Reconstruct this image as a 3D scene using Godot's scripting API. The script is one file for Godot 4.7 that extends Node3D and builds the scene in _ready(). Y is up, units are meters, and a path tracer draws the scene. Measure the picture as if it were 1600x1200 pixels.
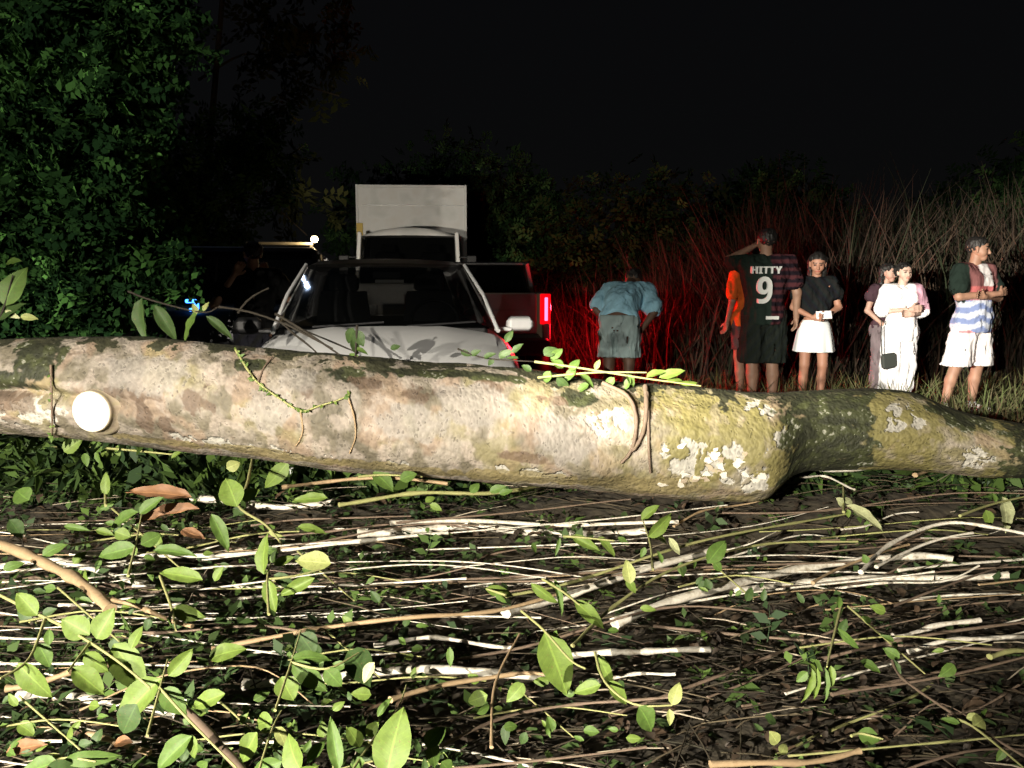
extends Node3D
# Night: a fallen trunk across a country road, lit by the headlamps of a truck standing behind the viewer.
# Units are metres, y up; the viewer stands at the origin and looks along -z.

const EYE := Vector3(0, 1.25, 0)
const PITCH := 0.1187
const FOCAL := 1300.0

var used := {}
var rng := RandomNumberGenerator.new()
var M := {}
var leaf_mesh := []
var leaf_mat := []

# ---------------------------------------------------------------- helpers: places
func at(px: float, py: float, d: float) -> Vector3:
	var f := Vector3(0, -sin(PITCH), -cos(PITCH))
	var u := Vector3(0, cos(PITCH), -sin(PITCH))
	return EYE + (f + Vector3.RIGHT * ((px - 800.0) / FOCAL) + u * ((600.0 - py) / FOCAL)) * d

func on_level(px: float, py: float, h: float) -> Vector3:
	var p := at(px, py, 1.0) - EYE
	return EYE + p * ((h - EYE.y) / p.y)

func ground_height(x: float, z: float) -> float:
	var h := 0.035 * sin(x * 1.7 + 0.6 * sin(z * 2.1)) * cos(z * 1.3 + 0.4) + 0.02 * sin(x * 4.3 + z * 3.1)
	if z < -6.0:
		h *= maxf(0.0, 1.0 - (-6.0 - z) * 0.7)
	h += 0.17 * exp(-pow((z + 4.2) / 0.42, 2.0)) * (0.35 + 0.65 * smoothstep(-2.5, 0.8, x))
	return h

# ---------------------------------------------------------------- helpers: geometry
class Geo:
	var v := PackedVector3Array()
	var n := PackedVector3Array()
	var uv := PackedVector2Array()
	var c := PackedColorArray()
	var ix := PackedInt32Array()
	var tint := Color(1, 1, 1)

	func add(p: Vector3, nn: Vector3, t := Vector2.ZERO) -> int:
		v.append(p); n.append(nn); uv.append(t); c.append(tint)
		return v.size() - 1

	func tri(a: int, b: int, d: int):
		ix.append(a); ix.append(b); ix.append(d)

	# rows of points, smooth; closed joins the last column to the first
	func grid(rows: Array, closed := false, u0 := 0.0, u1 := 1.0):
		var R := rows.size()
		var C: int = rows[0].size()
		var base := v.size()
		for i in R:
			var a = rows[maxi(i - 1, 0)]
			var b = rows[mini(i + 1, R - 1)]
			var row = rows[i]
			for j in C:
				var j0 := j - 1
				var j1 := j + 1
				if closed:
					j0 = (j0 + C) % C; j1 = j1 % C
				else:
					j0 = maxi(j0, 0); j1 = mini(j1, C - 1)
				var nn: Vector3 = (b[j] - a[j]).cross(row[j1] - row[j0])
				if nn.length_squared() < 1e-16:
					nn = Vector3.UP
				add(row[j], nn.normalized(), Vector2(lerpf(u0, u1, float(i) / (R - 1)), float(j) / (C if closed else C - 1)))
		var CC := C if closed else C - 1
		for i in R - 1:
			for j in CC:
				var k := (j + 1) % C
				var p := base + i * C + j
				var q := base + i * C + k
				var r := p + C
				var s := q + C
				tri(p, q, s); tri(p, s, r)

	func fan(ring: PackedVector3Array, nn: Vector3):
		var m := Vector3.ZERO
		for p in ring:
			m += p
		m /= ring.size()
		var b := add(m, nn, Vector2(0.5, 0.5))
		for i in ring.size():
			add(ring[i], nn, Vector2(0.5 + 0.5 * cos(TAU * i / ring.size()), 0.5 + 0.5 * sin(TAU * i / ring.size())))
		for i in ring.size():
			tri(b, b + 1 + i, b + 1 + (i + 1) % ring.size())

	func tube(pts: Array, radii: Array, sides := 8, caps := true, flat := 1.0):
		var rows := []
		var side := Vector3.UP
		for i in pts.size():
			var d: Vector3 = (pts[mini(i + 1, pts.size() - 1)] - pts[maxi(i - 1, 0)]).normalized()
			if i == 0:
				side = d.cross(Vector3.UP if absf(d.y) < 0.9 else Vector3.RIGHT).normalized()
			side = (side - d * side.dot(d)).normalized()
			var up := side.cross(d).normalized()
			var ring := PackedVector3Array()
			for j in sides:
				var a := TAU * j / sides
				ring.append(pts[i] + side * (cos(a) * radii[i]) + up * (sin(a) * radii[i] * flat))
			rows.append(ring)
		grid(rows, true)
		if caps:
			fan(rows[0], (pts[0] - pts[1]).normalized())
			fan(rows[-1], (pts[-1] - pts[-2]).normalized())

	# box with chamfered edges
	func box(x: Transform3D, s: Vector3, ch := 0.01):
		var h := s * 0.5
		ch = minf(ch, minf(h.x, minf(h.y, h.z)) * 0.9)
		var axes := [Vector3.RIGHT, Vector3.UP, Vector3.BACK]
		var id := {}
		for sx in [-1, 1]:
			for sy in [-1, 1]:
				for sz in [-1, 1]:
					var sg := Vector3(sx, sy, sz)
					for k in 3:
						var p := sg * (h - Vector3(ch, ch, ch))
						p[k] = sg[k] * h[k]
						var nn: Vector3 = axes[k] * sg[k]
						id[[sx, sy, sz, k]] = add(x * p, (x.basis * nn).normalized(), Vector2(p[(k + 1) % 3], p[(k + 2) % 3]))
		for k in 3:
			var a := (k + 1) % 3
			var b := (k + 2) % 3
			for sk in [-1, 1]:
				var q := []
				for w in [[-1, -1], [1, -1], [1, 1], [-1, 1]]:
					var g := [0, 0, 0]
					g[k] = sk; g[a] = w[0]; g[b] = w[1]
					q.append(id[[g[0], g[1], g[2], k]])
				tri(q[0], q[1], q[2]); tri(q[0], q[2], q[3])
			for sa in [-1, 1]:
				for sb in [-1, 1]:
					var q := []
					for w in [[-1, a], [1, a], [1, b], [-1, b]]:
						var g := [0, 0, 0]
						g[k] = w[0]; g[a] = sa; g[b] = sb
						q.append(id[[g[0], g[1], g[2], w[1]]])
					tri(q[0], q[1], q[2]); tri(q[0], q[2], q[3])
		for sx in [-1, 1]:
			for sy in [-1, 1]:
				for sz in [-1, 1]:
					tri(id[[sx, sy, sz, 0]], id[[sx, sy, sz, 1]], id[[sx, sy, sz, 2]])

	func lathe(x: Transform3D, prof: Array, sides := 24):
		var rows := []
		for p in prof:
			var ring := PackedVector3Array()
			for j in sides:
				var a := TAU * j / sides
				ring.append(x * Vector3(cos(a) * p[0], p[1], sin(a) * p[0]))
			rows.append(ring)
		grid(rows, true)

	func done(colors := false) -> ArrayMesh:
		# front faces run clockwise
		for t in range(0, ix.size(), 3):
			var a := ix[t]
			var b := ix[t + 1]
			var d := ix[t + 2]
			if (v[b] - v[a]).cross(v[d] - v[a]).dot(n[a] + n[b] + n[d]) > 0.0:
				ix[t + 1] = d; ix[t + 2] = b
		var arr := []
		arr.resize(Mesh.ARRAY_MAX)
		arr[Mesh.ARRAY_VERTEX] = v; arr[Mesh.ARRAY_NORMAL] = n; arr[Mesh.ARRAY_TEX_UV] = uv; arr[Mesh.ARRAY_INDEX] = ix
		if colors:
			arr[Mesh.ARRAY_COLOR] = c
		var m := ArrayMesh.new()
		m.add_surface_from_arrays(Mesh.PRIMITIVE_TRIANGLES, arr)
		return m

# a distance field on a grid, meshed as surface nets
class Field:
	var lo: Vector3
	var h: float
	var nx: int
	var ny: int
	var nz: int
	var d := PackedFloat32Array()

	func _init(a: Vector3, b: Vector3, cell: float):
		lo = a; h = cell
		nx = int(ceil((b.x - a.x) / cell)) + 1
		ny = int(ceil((b.y - a.y) / cell)) + 1
		nz = int(ceil((b.z - a.z) / cell)) + 1
		d.resize(nx * ny * nz)
		d.fill(0.2)

	func cap(a: Vector3, b: Vector3, ra: float, rb: float, k := 0.02, sq := Vector3.ONE):
		var m := maxf(ra, rb) * 1.25 + k + 2.5 * h
		var p0 := (Vector3(minf(a.x, b.x), minf(a.y, b.y), minf(a.z, b.z)) - Vector3(m, m, m) - lo) / h
		var p1 := (Vector3(maxf(a.x, b.x), maxf(a.y, b.y), maxf(a.z, b.z)) + Vector3(m, m, m) - lo) / h
		var ab := (b - a) * sq
		var l2 := maxf(ab.length_squared(), 1e-9)
		for y in range(maxi(int(p0.y), 0), mini(int(p1.y) + 1, ny)):
			for z in range(maxi(int(p0.z), 0), mini(int(p1.z) + 1, nz)):
				var i := (y * nz + z) * nx
				for x in range(maxi(int(p0.x), 0), mini(int(p1.x) + 1, nx)):
					var q := (Vector3(x, y, z) * h + lo - a) * sq
					var t := clampf(q.dot(ab) / l2, 0.0, 1.0)
					var e := (q - ab * t).length() - ra - (rb - ra) * t
					var o := d[i + x]
					var w := maxf(k - absf(o - e), 0.0)
					d[i + x] = minf(o, e) - w * w * 0.25 / k

	# keeps what lies below the plane nn . p = s
	func cut(nn: Vector3, s: float):
		for y in ny:
			for z in nz:
				var i := (y * nz + z) * nx
				var e0 := nn.dot(Vector3(0, y, z) * h + lo) - s
				for x in nx:
					var e := e0 + nn.x * h * x
					if d[i + x] < e:
						d[i + x] = e

	# cloth folds and hair strands: shifts the surface by noise
	func ruffle(sd: int, freq: Vector3, amount: float):
		var fn := FastNoiseLite.new()
		fn.seed = sd
		fn.frequency = 1.0
		fn.fractal_octaves = 3
		for y in ny:
			for z in nz:
				var i := (y * nz + z) * nx
				for x in nx:
					if absf(d[i + x]) < 3.0 * h:
						d[i + x] += amount * fn.get_noise_3dv((Vector3(x, y, z) * h + lo) * freq)

	func mesh(g, paint = null):
		var ids := {}
		var sx := 1
		var sy := nz * nx
		var sz := nx
		var off := [0, sx, sy, sx + sy, sz, sx + sz, sy + sz, sx + sy + sz]
		var far := 2.0 * h
		for y in ny - 1:
			for z in nz - 1:
				for x in nx - 1:
					var i := (y * nz + z) * nx + x
					if absf(d[i]) > far:
						continue
					var neg := 0
					for o in off:
						if d[i + o] < 0.0:
							neg += 1
					if neg == 0 or neg == 8:
						continue
					var s := Vector3.ZERO
					var cnt := 0
					for e in [[0, 1], [0, 2], [0, 4], [1, 3], [1, 5], [2, 3], [2, 6], [3, 7], [4, 5], [4, 6], [5, 7], [6, 7]]:
						var da := d[i + off[e[0]]]
						var db := d[i + off[e[1]]]
						if (da < 0.0) != (db < 0.0):
							var t := da / (da - db)
							var pa := Vector3(e[0] & 1, (e[0] >> 1) & 1, e[0] >> 2)
							var pb := Vector3(e[1] & 1, (e[1] >> 1) & 1, e[1] >> 2)
							s += pa.lerp(pb, t)
							cnt += 1
					s /= cnt
					var p := lo + (Vector3(x, y, z) + s) * h
					var gx := lerpf(d[i + sx] - d[i], d[i + sx + sy + sz] - d[i + sy + sz], 0.5)
					var gy := lerpf(d[i + sy] - d[i], d[i + sx + sy + sz] - d[i + sx + sz], 0.5)
					var gz := lerpf(d[i + sz] - d[i], d[i + sx + sy + sz] - d[i + sx + sy], 0.5)
					if paint != null:
						g.tint = paint.call(p)
					ids[i] = g.add(p, Vector3(gx, gy, gz).normalized(), Vector2(p.x, p.y))
		for i in ids:
			var x: int = i % nx
			var z: int = (i / nx) % nz
			var y: int = i / (nx * nz)
			var o := d[i] < 0.0
			if y > 0 and z > 0 and (d[i + sx] < 0.0) != o:
				_quad(g, ids, i, i - sy, i - sy - sz, i - sz)
			if x > 0 and z > 0 and (d[i + sy] < 0.0) != o:
				_quad(g, ids, i, i - sx, i - sx - sz, i - sz)
			if x > 0 and y > 0 and (d[i + sz] < 0.0) != o:
				_quad(g, ids, i, i - sx, i - sx - sy, i - sy)

	func _quad(g, ids, a, b, c, e):
		if ids.has(b) and ids.has(c) and ids.has(e):
			g.tri(ids[a], ids[b], ids[c]); g.tri(ids[a], ids[c], ids[e])

# ---------------------------------------------------------------- helpers: nodes
func numbered(called: String) -> String:
	if not used.has(called):
		used[called] = 0
		return called
	used[called] += 1
	return "%s_%03d" % [called, used[called]]

func tag(o, label := "", category := "", group := "", kind := ""):
	if label: o.set_meta("label", label)
	if category: o.set_meta("category", category)
	if group: o.set_meta("group", group)
	if kind: o.set_meta("kind", kind)
	return o

func thing(called: String, label: String, category: String, where := Vector3.ZERO, turn := 0.0, group := "") -> Node3D:
	var o := Node3D.new()
	o.name = numbered(called)
	add_child(o)
	o.position = where
	o.rotation.y = turn
	tag(o, label, category, group)
	return o

func obj(called: String, mesh: Mesh, mat: Material, parent: Node = null) -> MeshInstance3D:
	var o := MeshInstance3D.new()
	o.mesh = mesh
	o.material_override = mat
	if parent == null:
		o.name = numbered(called)
		add_child(o)
	else:
		o.name = called
		parent.add_child(o, true)
	return o

func lin(r: float, g: float, b: float) -> Color:
	return Color(r, g, b).linear_to_srgb()

func mat(col: Color, rough := 0.8, metal := 0.0) -> StandardMaterial3D:
	var m := StandardMaterial3D.new()
	m.albedo_color = col
	m.roughness = rough
	m.metallic = metal
	return m

func glow(col: Color, energy: float) -> StandardMaterial3D:
	var m := mat(Color(0.05, 0.05, 0.05), 0.3)
	m.emission_enabled = true
	m.emission = col
	m.emission_energy_multiplier = energy
	return m

func noise_tex(sd: int, freq: float, stops: Array, size := 256, oct := 4) -> ImageTexture:
	var f := FastNoiseLite.new()
	f.seed = sd
	f.frequency = freq
	f.fractal_octaves = oct
	var src := f.get_seamless_image(size, size)
	var im := Image.create(size, size, true, Image.FORMAT_RGB8)
	for y in size:
		for x in size:
			var t := src.get_pixel(x, y).r * (stops.size() - 1)
			var k := mini(int(t), stops.size() - 2)
			im.set_pixel(x, y, (stops[k] as Color).lerp(stops[k + 1], t - k).linear_to_srgb())
	im.generate_mipmaps()
	return ImageTexture.create_from_image(im)

func textured(tex: Texture2D, scale: float, rough := 0.85, world := false) -> StandardMaterial3D:
	var m := mat(Color(1, 1, 1), rough)
	m.albedo_texture = tex
	m.uv1_triplanar = true
	m.uv1_world_triplanar = world
	m.uv1_scale = Vector3(scale, scale, scale)
	return m

func tinted(rough := 0.85) -> StandardMaterial3D:
	var m := mat(Color(1, 1, 1), rough)
	m.vertex_color_use_as_albedo = true
	return m

func smooth_path(pts: Array, steps := 5) -> Array:
	var out := []
	for i in pts.size() - 1:
		var a: Vector3 = pts[maxi(i - 1, 0)]
		var b: Vector3 = pts[i]
		var c: Vector3 = pts[i + 1]
		var d: Vector3 = pts[mini(i + 2, pts.size() - 1)]
		for k in steps:
			var t := float(k) / steps
			out.append(b.cubic_interpolate(c, a, d, t))
	out.append(pts[-1])
	return out

# ---------------------------------------------------------------- the scene
func _ready():
	rng.seed = 7
	var cam := Camera3D.new()
	cam.name = "camera"
	add_child(cam)
	cam.position = EYE
	cam.rotation.x = -PITCH
	cam.fov = rad_to_deg(2.0 * atan(600.0 / FOCAL))
	cam.near = 0.05
	cam.far = 400.0
	cam.current = true
	var sm := ProceduralSkyMaterial.new()
	sm.sky_top_color = lin(0.0025, 0.0026, 0.0031)
	sm.sky_horizon_color = lin(0.0031, 0.0032, 0.0031)
	sm.ground_bottom_color = lin(0.002, 0.002, 0.002)
	sm.ground_horizon_color = lin(0.004, 0.004, 0.004)
	var env := Environment.new()
	env.background_mode = Environment.BG_SKY
	env.sky = Sky.new()
	env.sky.sky_material = sm
	env.tonemap_mode = Environment.TONE_MAPPER_LINEAR
	env.tonemap_exposure = 1.0
	env.sdfgi_enabled = true
	env.ssao_enabled = true
	env.ssil_enabled = true
	var we := WorldEnvironment.new()
	we.environment = env
	add_child(we)
	var moon := DirectionalLight3D.new()
	moon.name = "moonlight"
	moon.light_energy = 0.006
	moon.light_color = Color(0.75, 0.85, 1.0)
	moon.light_angular_distance = 0.5
	moon.shadow_enabled = true
	moon.rotation_degrees = Vector3(-55, -150, 0)
	add_child(moon)

	materials()
	build_ground()
	build_vegetation()
	build_trunk()
	build_vehicles()
	build_people()
	build_brush()
	build_sprigs()

func head_or_fill_light(where: Vector3, aim: Vector3, energy: float, angle: float, soft: float, size := 0.05):
	var s := SpotLight3D.new()
	s.name = "head_or_fill_beam"
	s.light_color = Color(1.0, 0.965, 0.9)
	s.light_energy = energy
	s.spot_angle = angle
	s.spot_angle_attenuation = soft
	s.spot_range = 60.0
	s.spot_attenuation = 2.0
	s.light_size = size
	s.shadow_enabled = true
	add_child(s, true)
	s.look_at_from_position(where, aim)

func lamp_light(where: Vector3, col: Color, energy: float, size := 0.05):
	var s := OmniLight3D.new()
	s.name = "lamp_glow"
	s.light_color = col
	s.light_energy = energy
	s.omni_range = 40.0
	s.omni_attenuation = 2.0
	s.light_size = size
	s.shadow_enabled = true
	s.position = where
	add_child(s, true)

func materials():
	M.white_paint = mat(lin(0.84, 0.84, 0.83), 0.35); M.white_paint.clearcoat_enabled = true; M.white_paint.clearcoat = 0.6
	M.silver_paint = mat(lin(0.52, 0.51, 0.56), 0.4, 0.1); M.silver_paint.clearcoat_enabled = true; M.silver_paint.clearcoat = 0.5
	M.dark_paint = mat(lin(0.02, 0.021, 0.024), 0.5); M.dark_paint.clearcoat_enabled = true; M.dark_paint.clearcoat = 0.5
	M.truck_white = textured(noise_tex(61, 0.012, [Color(0.62, 0.63, 0.60), Color(0.74, 0.74, 0.72), Color(0.68, 0.66, 0.62)], 256), 0.6, 0.5)
	M.black = mat(lin(0.012, 0.012, 0.013), 0.6)
	M.rubber = mat(lin(0.02, 0.02, 0.02), 0.85)
	M.rim = mat(lin(0.5, 0.5, 0.5), 0.35, 0.8)
	M.glass = mat(Color(0.012, 0.016, 0.015, 0.8), 0.03)
	M.glass.transparency = BaseMaterial3D.TRANSPARENCY_ALPHA
	M.lens = mat(Color(0.8, 0.85, 0.9, 0.25), 0.05)
	M.lens.transparency = BaseMaterial3D.TRANSPARENCY_ALPHA
	M.seat = mat(lin(0.03, 0.03, 0.032), 0.9)
	M.yellow = mat(lin(0.62, 0.42, 0.05), 0.5)
	M.paper = mat(lin(0.7, 0.7, 0.66), 0.7)
	M.soil = textured(noise_tex(3, 0.03, [Color(0.022, 0.018, 0.012), Color(0.042, 0.034, 0.022), Color(0.072, 0.058, 0.037), Color(0.04, 0.038, 0.02)], 512, 5), 0.9, 0.95, true)
	M.soil.heightmap_enabled = true
	M.soil.heightmap_texture = noise_tex(4, 0.05, [Color(0, 0, 0), Color(1, 1, 1)], 256, 5)
	M.soil.heightmap_scale = 2.0
	M.asphalt = textured(noise_tex(5, 0.12, [Color(0.03, 0.03, 0.03), Color(0.065, 0.063, 0.06)], 256, 4), 1.2, 0.9, true)
	M.bark_dark = textured(noise_tex(8, 0.03, [Color(0.05, 0.035, 0.022), Color(0.13, 0.095, 0.06), Color(0.09, 0.08, 0.05)], 256), 3.0)
	var canes := [[Color(0.16, 0.12, 0.075), Color(0.50, 0.43, 0.32), Color(0.76, 0.72, 0.62), Color(0.72, 0.66, 0.54), Color(0.34, 0.27, 0.17)], [Color(0.26, 0.17, 0.09), Color(0.42, 0.30, 0.17), Color(0.34, 0.23, 0.12)], [Color(0.22, 0.24, 0.08), Color(0.36, 0.36, 0.14), Color(0.30, 0.26, 0.12)], [Color(0.10, 0.07, 0.045), Color(0.20, 0.14, 0.10), Color(0.14, 0.11, 0.06)]]
	M.cane = []
	for i in 4:
		M.cane.append(textured(noise_tex(20 + i, 0.035, canes[i], 256, 5), 3.0, 0.75))
	M.twig = mat(lin(0.03, 0.024, 0.016), 0.9)
	M.skin = tinted(0.6)
	M.cloth = tinted(0.95)
	M.cloth.metallic_specular = 0.2
	M.hair = mat(lin(0.008, 0.007, 0.006), 0.6)
	# leaves: a blade with a pale midrib and side veins
	var tones := [Color(0.13, 0.195, 0.032), Color(0.085, 0.15, 0.026), Color(0.045, 0.085, 0.02), Color(0.28, 0.31, 0.10), Color(0.22, 0.11, 0.05), Color(0.40, 0.42, 0.22)]
	for k in tones.size():
		var im := Image.create(128, 64, true, Image.FORMAT_RGB8)
		var fn := FastNoiseLite.new()
		fn.seed = 40 + k
		fn.frequency = 0.05
		for y in 128:
			for x in 64:
				var a := absf(x - 31.5) / 31.5
				var t := 1.0 + 0.22 * fn.get_noise_2d(x, y) + 0.08 * fn.get_noise_2d(x * 5, y * 5)
				if a < 0.05:
					t *= 1.45
				elif fposmod(y * 0.085 - a * 1.9, 1.0) < 0.10:
					t *= 1.16
				var col: Color = tones[k] * t
				if k != 4 and fn.get_noise_2d(x * 2.3 + 90, y * 2.3) > 0.52:
					col = Color(0.16, 0.10, 0.04)
				im.set_pixel(y, x, Color(col.r, col.g, col.b).linear_to_srgb())
		im.generate_mipmaps()
		var m := mat(Color(1, 1, 1), 0.62)
		m.albedo_texture = ImageTexture.create_from_image(im)
		m.backlight_enabled = true
		m.backlight = Color(0.35, 0.4, 0.2) if k != 4 else Color(0.15, 0.1, 0.05)
		m.cull_mode = BaseMaterial3D.CULL_DISABLED
		leaf_mat.append(m)
	for k in 5:
		leaf_mesh.append(make_leaf([0.0, 0.12, -0.1, 0.2, 0.05][k], [0.15, 0.28, 0.1, 0.35, 0.22][k], [0.12, 0.2, 0.25, 0.08, 0.16][k]))

# a leaf one unit long along +y, one unit wide, its upper face towards +z
func make_leaf(bend: float, droop: float, fold: float) -> ArrayMesh:
	var g := Geo.new()
	var rows := []
	for i in 9:
		var t := i / 8.0
		var w := 0.5 * pow(sin(PI * pow(t, 0.78)), 0.85) + 0.012
		var row := PackedVector3Array()
		for j in 5:
			var a := (j - 2) / 2.0
			row.append(Vector3(a * w + bend * t * t, t, fold * absf(a) * w - droop * t * t + 0.02 * sin(t * 17.0) * absf(a)))
		rows.append(row)
	g.grid(rows)
	var m := g.done()
	return m

func add_leaf(parent: Node, base: Vector3, tip: Vector3, width: float, face: Vector3, tone: int, called := "leaf") -> MeshInstance3D:
	var o := obj(called, leaf_mesh[rng.randi() % leaf_mesh.size()], leaf_mat[tone], parent)
	var y := tip - base
	var x := y.cross(face).normalized()
	var z := x.cross(y).normalized()
	o.transform = Transform3D(Basis(x * width, y, z * y.length()), base)
	return o

# ---------------------------------------------------------------- ground
func build_ground():
	var xs := []
	var zs := []
	var t := -1.0
	for i in 111:
		var a := (i - 55) / 55.0
		xs.append(a * 7.0 + signf(a) * pow(absf(a), 7.0) * 140.0)
		zs.append(-3.5 + a * 7.0 + signf(a) * pow(absf(a), 7.0) * 140.0)
	var rows := []
	for z in zs:
		var row := PackedVector3Array()
		for x in xs:
			row.append(Vector3(x, ground_height(x, z), z))
		rows.append(row)
	var g := Geo.new()
	g.grid(rows)
	tag(obj("ground", g.done(), M.soil), "", "", "", "structure")
	g = Geo.new()
	rows = []
	for i in 21:
		var z := -6.9 - i * 1.2
		rows.append(PackedVector3Array([Vector3(-5.2 - i * 0.12, 0.012, z), Vector3(-2.0, 0.03, z), Vector3(1.9 - i * 0.08, 0.012, z)]))
	g.grid(rows)
	tag(obj("road", g.done(), M.asphalt), "", "", "", "structure")

# ---------------------------------------------------------------- the trunk
# picture outline of the trunk: x, top, bottom, distance
const OUTLINE := [[-330, 548, 660, 4.3], [-150, 540, 668, 4.25], [0, 530, 678, 4.2], [100, 524, 685, 4.18], [200, 526, 695, 4.16], [300, 533, 706, 4.14], [400, 543, 716, 4.12], [500, 552, 728, 4.10],
	[600, 560, 741, 4.08], [700, 567, 751, 4.06], [800, 576, 758, 4.04], [900, 589, 764, 4.02], [1000, 599, 773, 4.0], [1100, 606, 778, 3.98], [1150, 609, 781, 3.97], [1175, 610, 781, 3.965], [1192, 611, 777, 3.97], [1206, 612, 766, 3.985], [1220, 612, 752, 4.0], [1236, 611, 742, 4.02], [1255, 610, 737, 4.03],
	[1300, 609, 735, 4.03], [1360, 608, 734, 4.03], [1400, 611, 734, 4.03], [1430, 617, 735, 4.03], [1455, 628, 737, 4.03], [1490, 640, 740, 4.03], [1530, 650, 744, 4.03], [1600, 662, 746, 4.03], [1720, 676, 750, 4.05]]

func trunk_axis(px: float) -> Array:
	var k := 0
	while k < OUTLINE.size() - 2 and OUTLINE[k + 1][0] < px:
		k += 1
	var a = OUTLINE[k]
	var b = OUTLINE[k + 1]
	var t := clampf((px - a[0]) / (b[0] - a[0]), 0.0, 1.0)
	var top := lerpf(a[1], b[1], t)
	var bot := lerpf(a[2], b[2], t)
	var d := lerpf(a[3], b[3], t)
	return [at(px, (top + bot) * 0.5, d), (bot - top) * 0.5 * d / FOCAL]

# a point on the bark: along px, angle 0 = top, 90 = towards the viewer, 180 = below
func on_trunk(px: float, deg: float, out := 0.0) -> Vector3:
	px = 800.0 + (px - 800.0) * (1.0 - 0.066 * sin(deg_to_rad(deg)))
	var a := trunk_axis(px)
	var r: float = a[1] + out
	return a[0] + Vector3(0, cos(deg_to_rad(deg)), sin(deg_to_rad(deg))) * r

func build_trunk():
	var root := thing("fallen_trunk", "huge pale fallen tree trunk lying across the road before the vehicles", "fallen tree")
	var fn := FastNoiseLite.new()
	fn.seed = 11
	fn.frequency = 0.9
	fn.fractal_octaves = 4
	var rows := []
	var N := 300
	var S := 96
	for i in N + 1:
		var px := lerpf(-330.0, 1720.0, float(i) / N)
		var a := trunk_axis(px)
		var ring := PackedVector3Array()
		for j in S + 1:
			var th := TAU * j / S
			var r: float = a[1]
			var p := Vector3(px / 300.0, cos(th), sin(th))
			r *= 1.0 + 0.07 * fn.get_noise_3dv(p * 1.1) + 0.022 * fn.get_noise_3dv(p * 4.0) + 0.012 * fn.get_noise_3dv(Vector3(p.x * 0.6, p.y * 5.0, p.z * 5.0))
			# the seam between two stems grown together at the left
			if px < 330.0:
				var deg := rad_to_deg(th)
				var seam := 88.0 + (px - 60.0) * 0.05
				r -= 0.085 * smoothstep(330.0, 40.0, px) * exp(-pow((deg - seam) / 7.0, 2.0))
			if px > 1690.0:
				r *= maxf(0.12, 1.0 - (px - 1690.0) / 42.0 * (0.75 + 0.5 * fn.get_noise_2d(j * 0.9, 3.0)))
			# bark swells and a knot
			r += 0.028 * exp(-pow((px - 926.0) / 42.0, 2.0) - pow((rad_to_deg(th) - 112.0) / 16.0, 2.0))
			r -= 0.02 * exp(-pow((px - 922.0) / 60.0, 2.0) - pow((rad_to_deg(th) - 88.0) / 5.0, 2.0))
			ring.append(a[0] + Vector3(0, cos(th), sin(th)) * r)
		rows.append(ring)
	var g := Geo.new()
	g.grid(rows)
	g.fan(rows[0], Vector3.LEFT)
	g.fan(rows[-1], Vector3.RIGHT)
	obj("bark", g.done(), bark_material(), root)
	# the sawn limb
	var c := on_trunk(150, 106, -0.05)
	var nrm := Vector3(-0.14, -0.02, 1.0).normalized()
	var side := nrm.cross(Vector3.UP).normalized()
	var up := side.cross(nrm)
	var x := Transform3D(Basis(side, nrm, up), c)
	g = Geo.new()
	var prof := []
	for i in 9:
		prof.append([0.128 - 0.029 * smoothstep(0.0, 0.8, i / 8.0), i * 0.0105])
	prof.append([0.094, 0.087])
	g.lathe(x, prof, 36)
	var st := obj("limb_stub", g.done(), M.bark_stub, root)
	g = Geo.new()
	var face := []
	for i in 33:
		face.append([0.0945 * (1.0 - i / 32.0) + 0.0003, 0.0872 + 0.0012 * (i % 2) + 0.001 * sin(i * 0.7)])
	g.lathe(x, face, 36)
	obj("sawn_face", g.done(), M.sawn, st)
	# loose bark plates at the lower right
	for k in 30:
		var px := rng.randf_range(1030, 1200)
		var dg := rng.randf_range(85, 130)
		var gg := Geo.new()
		var ring := PackedVector3Array()
		var ring2 := PackedVector3Array()
		var m := rng.randi_range(7, 10)
		for j in m:
			var a := TAU * j / m
			var rr := rng.randf_range(0.6, 1.2)
			var q := 4.0 + 11.0 * rng.randf() * rng.randf()
			ring.append(on_trunk(px + cos(a) * q * rr, dg + sin(a) * q * 0.45 * rr, 0.006))
			ring2.append(on_trunk(px + cos(a) * q * rr * 1.05, dg + sin(a) * q * 0.47 * rr, -0.012))
		gg.grid([ring2, ring], true)
		gg.fan(ring, (ring[0] - trunk_axis(px)[0]).normalized())
		obj("bark_plate", gg.done(), M.lichen if k % 3 else M.bark_stub, root)

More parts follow.
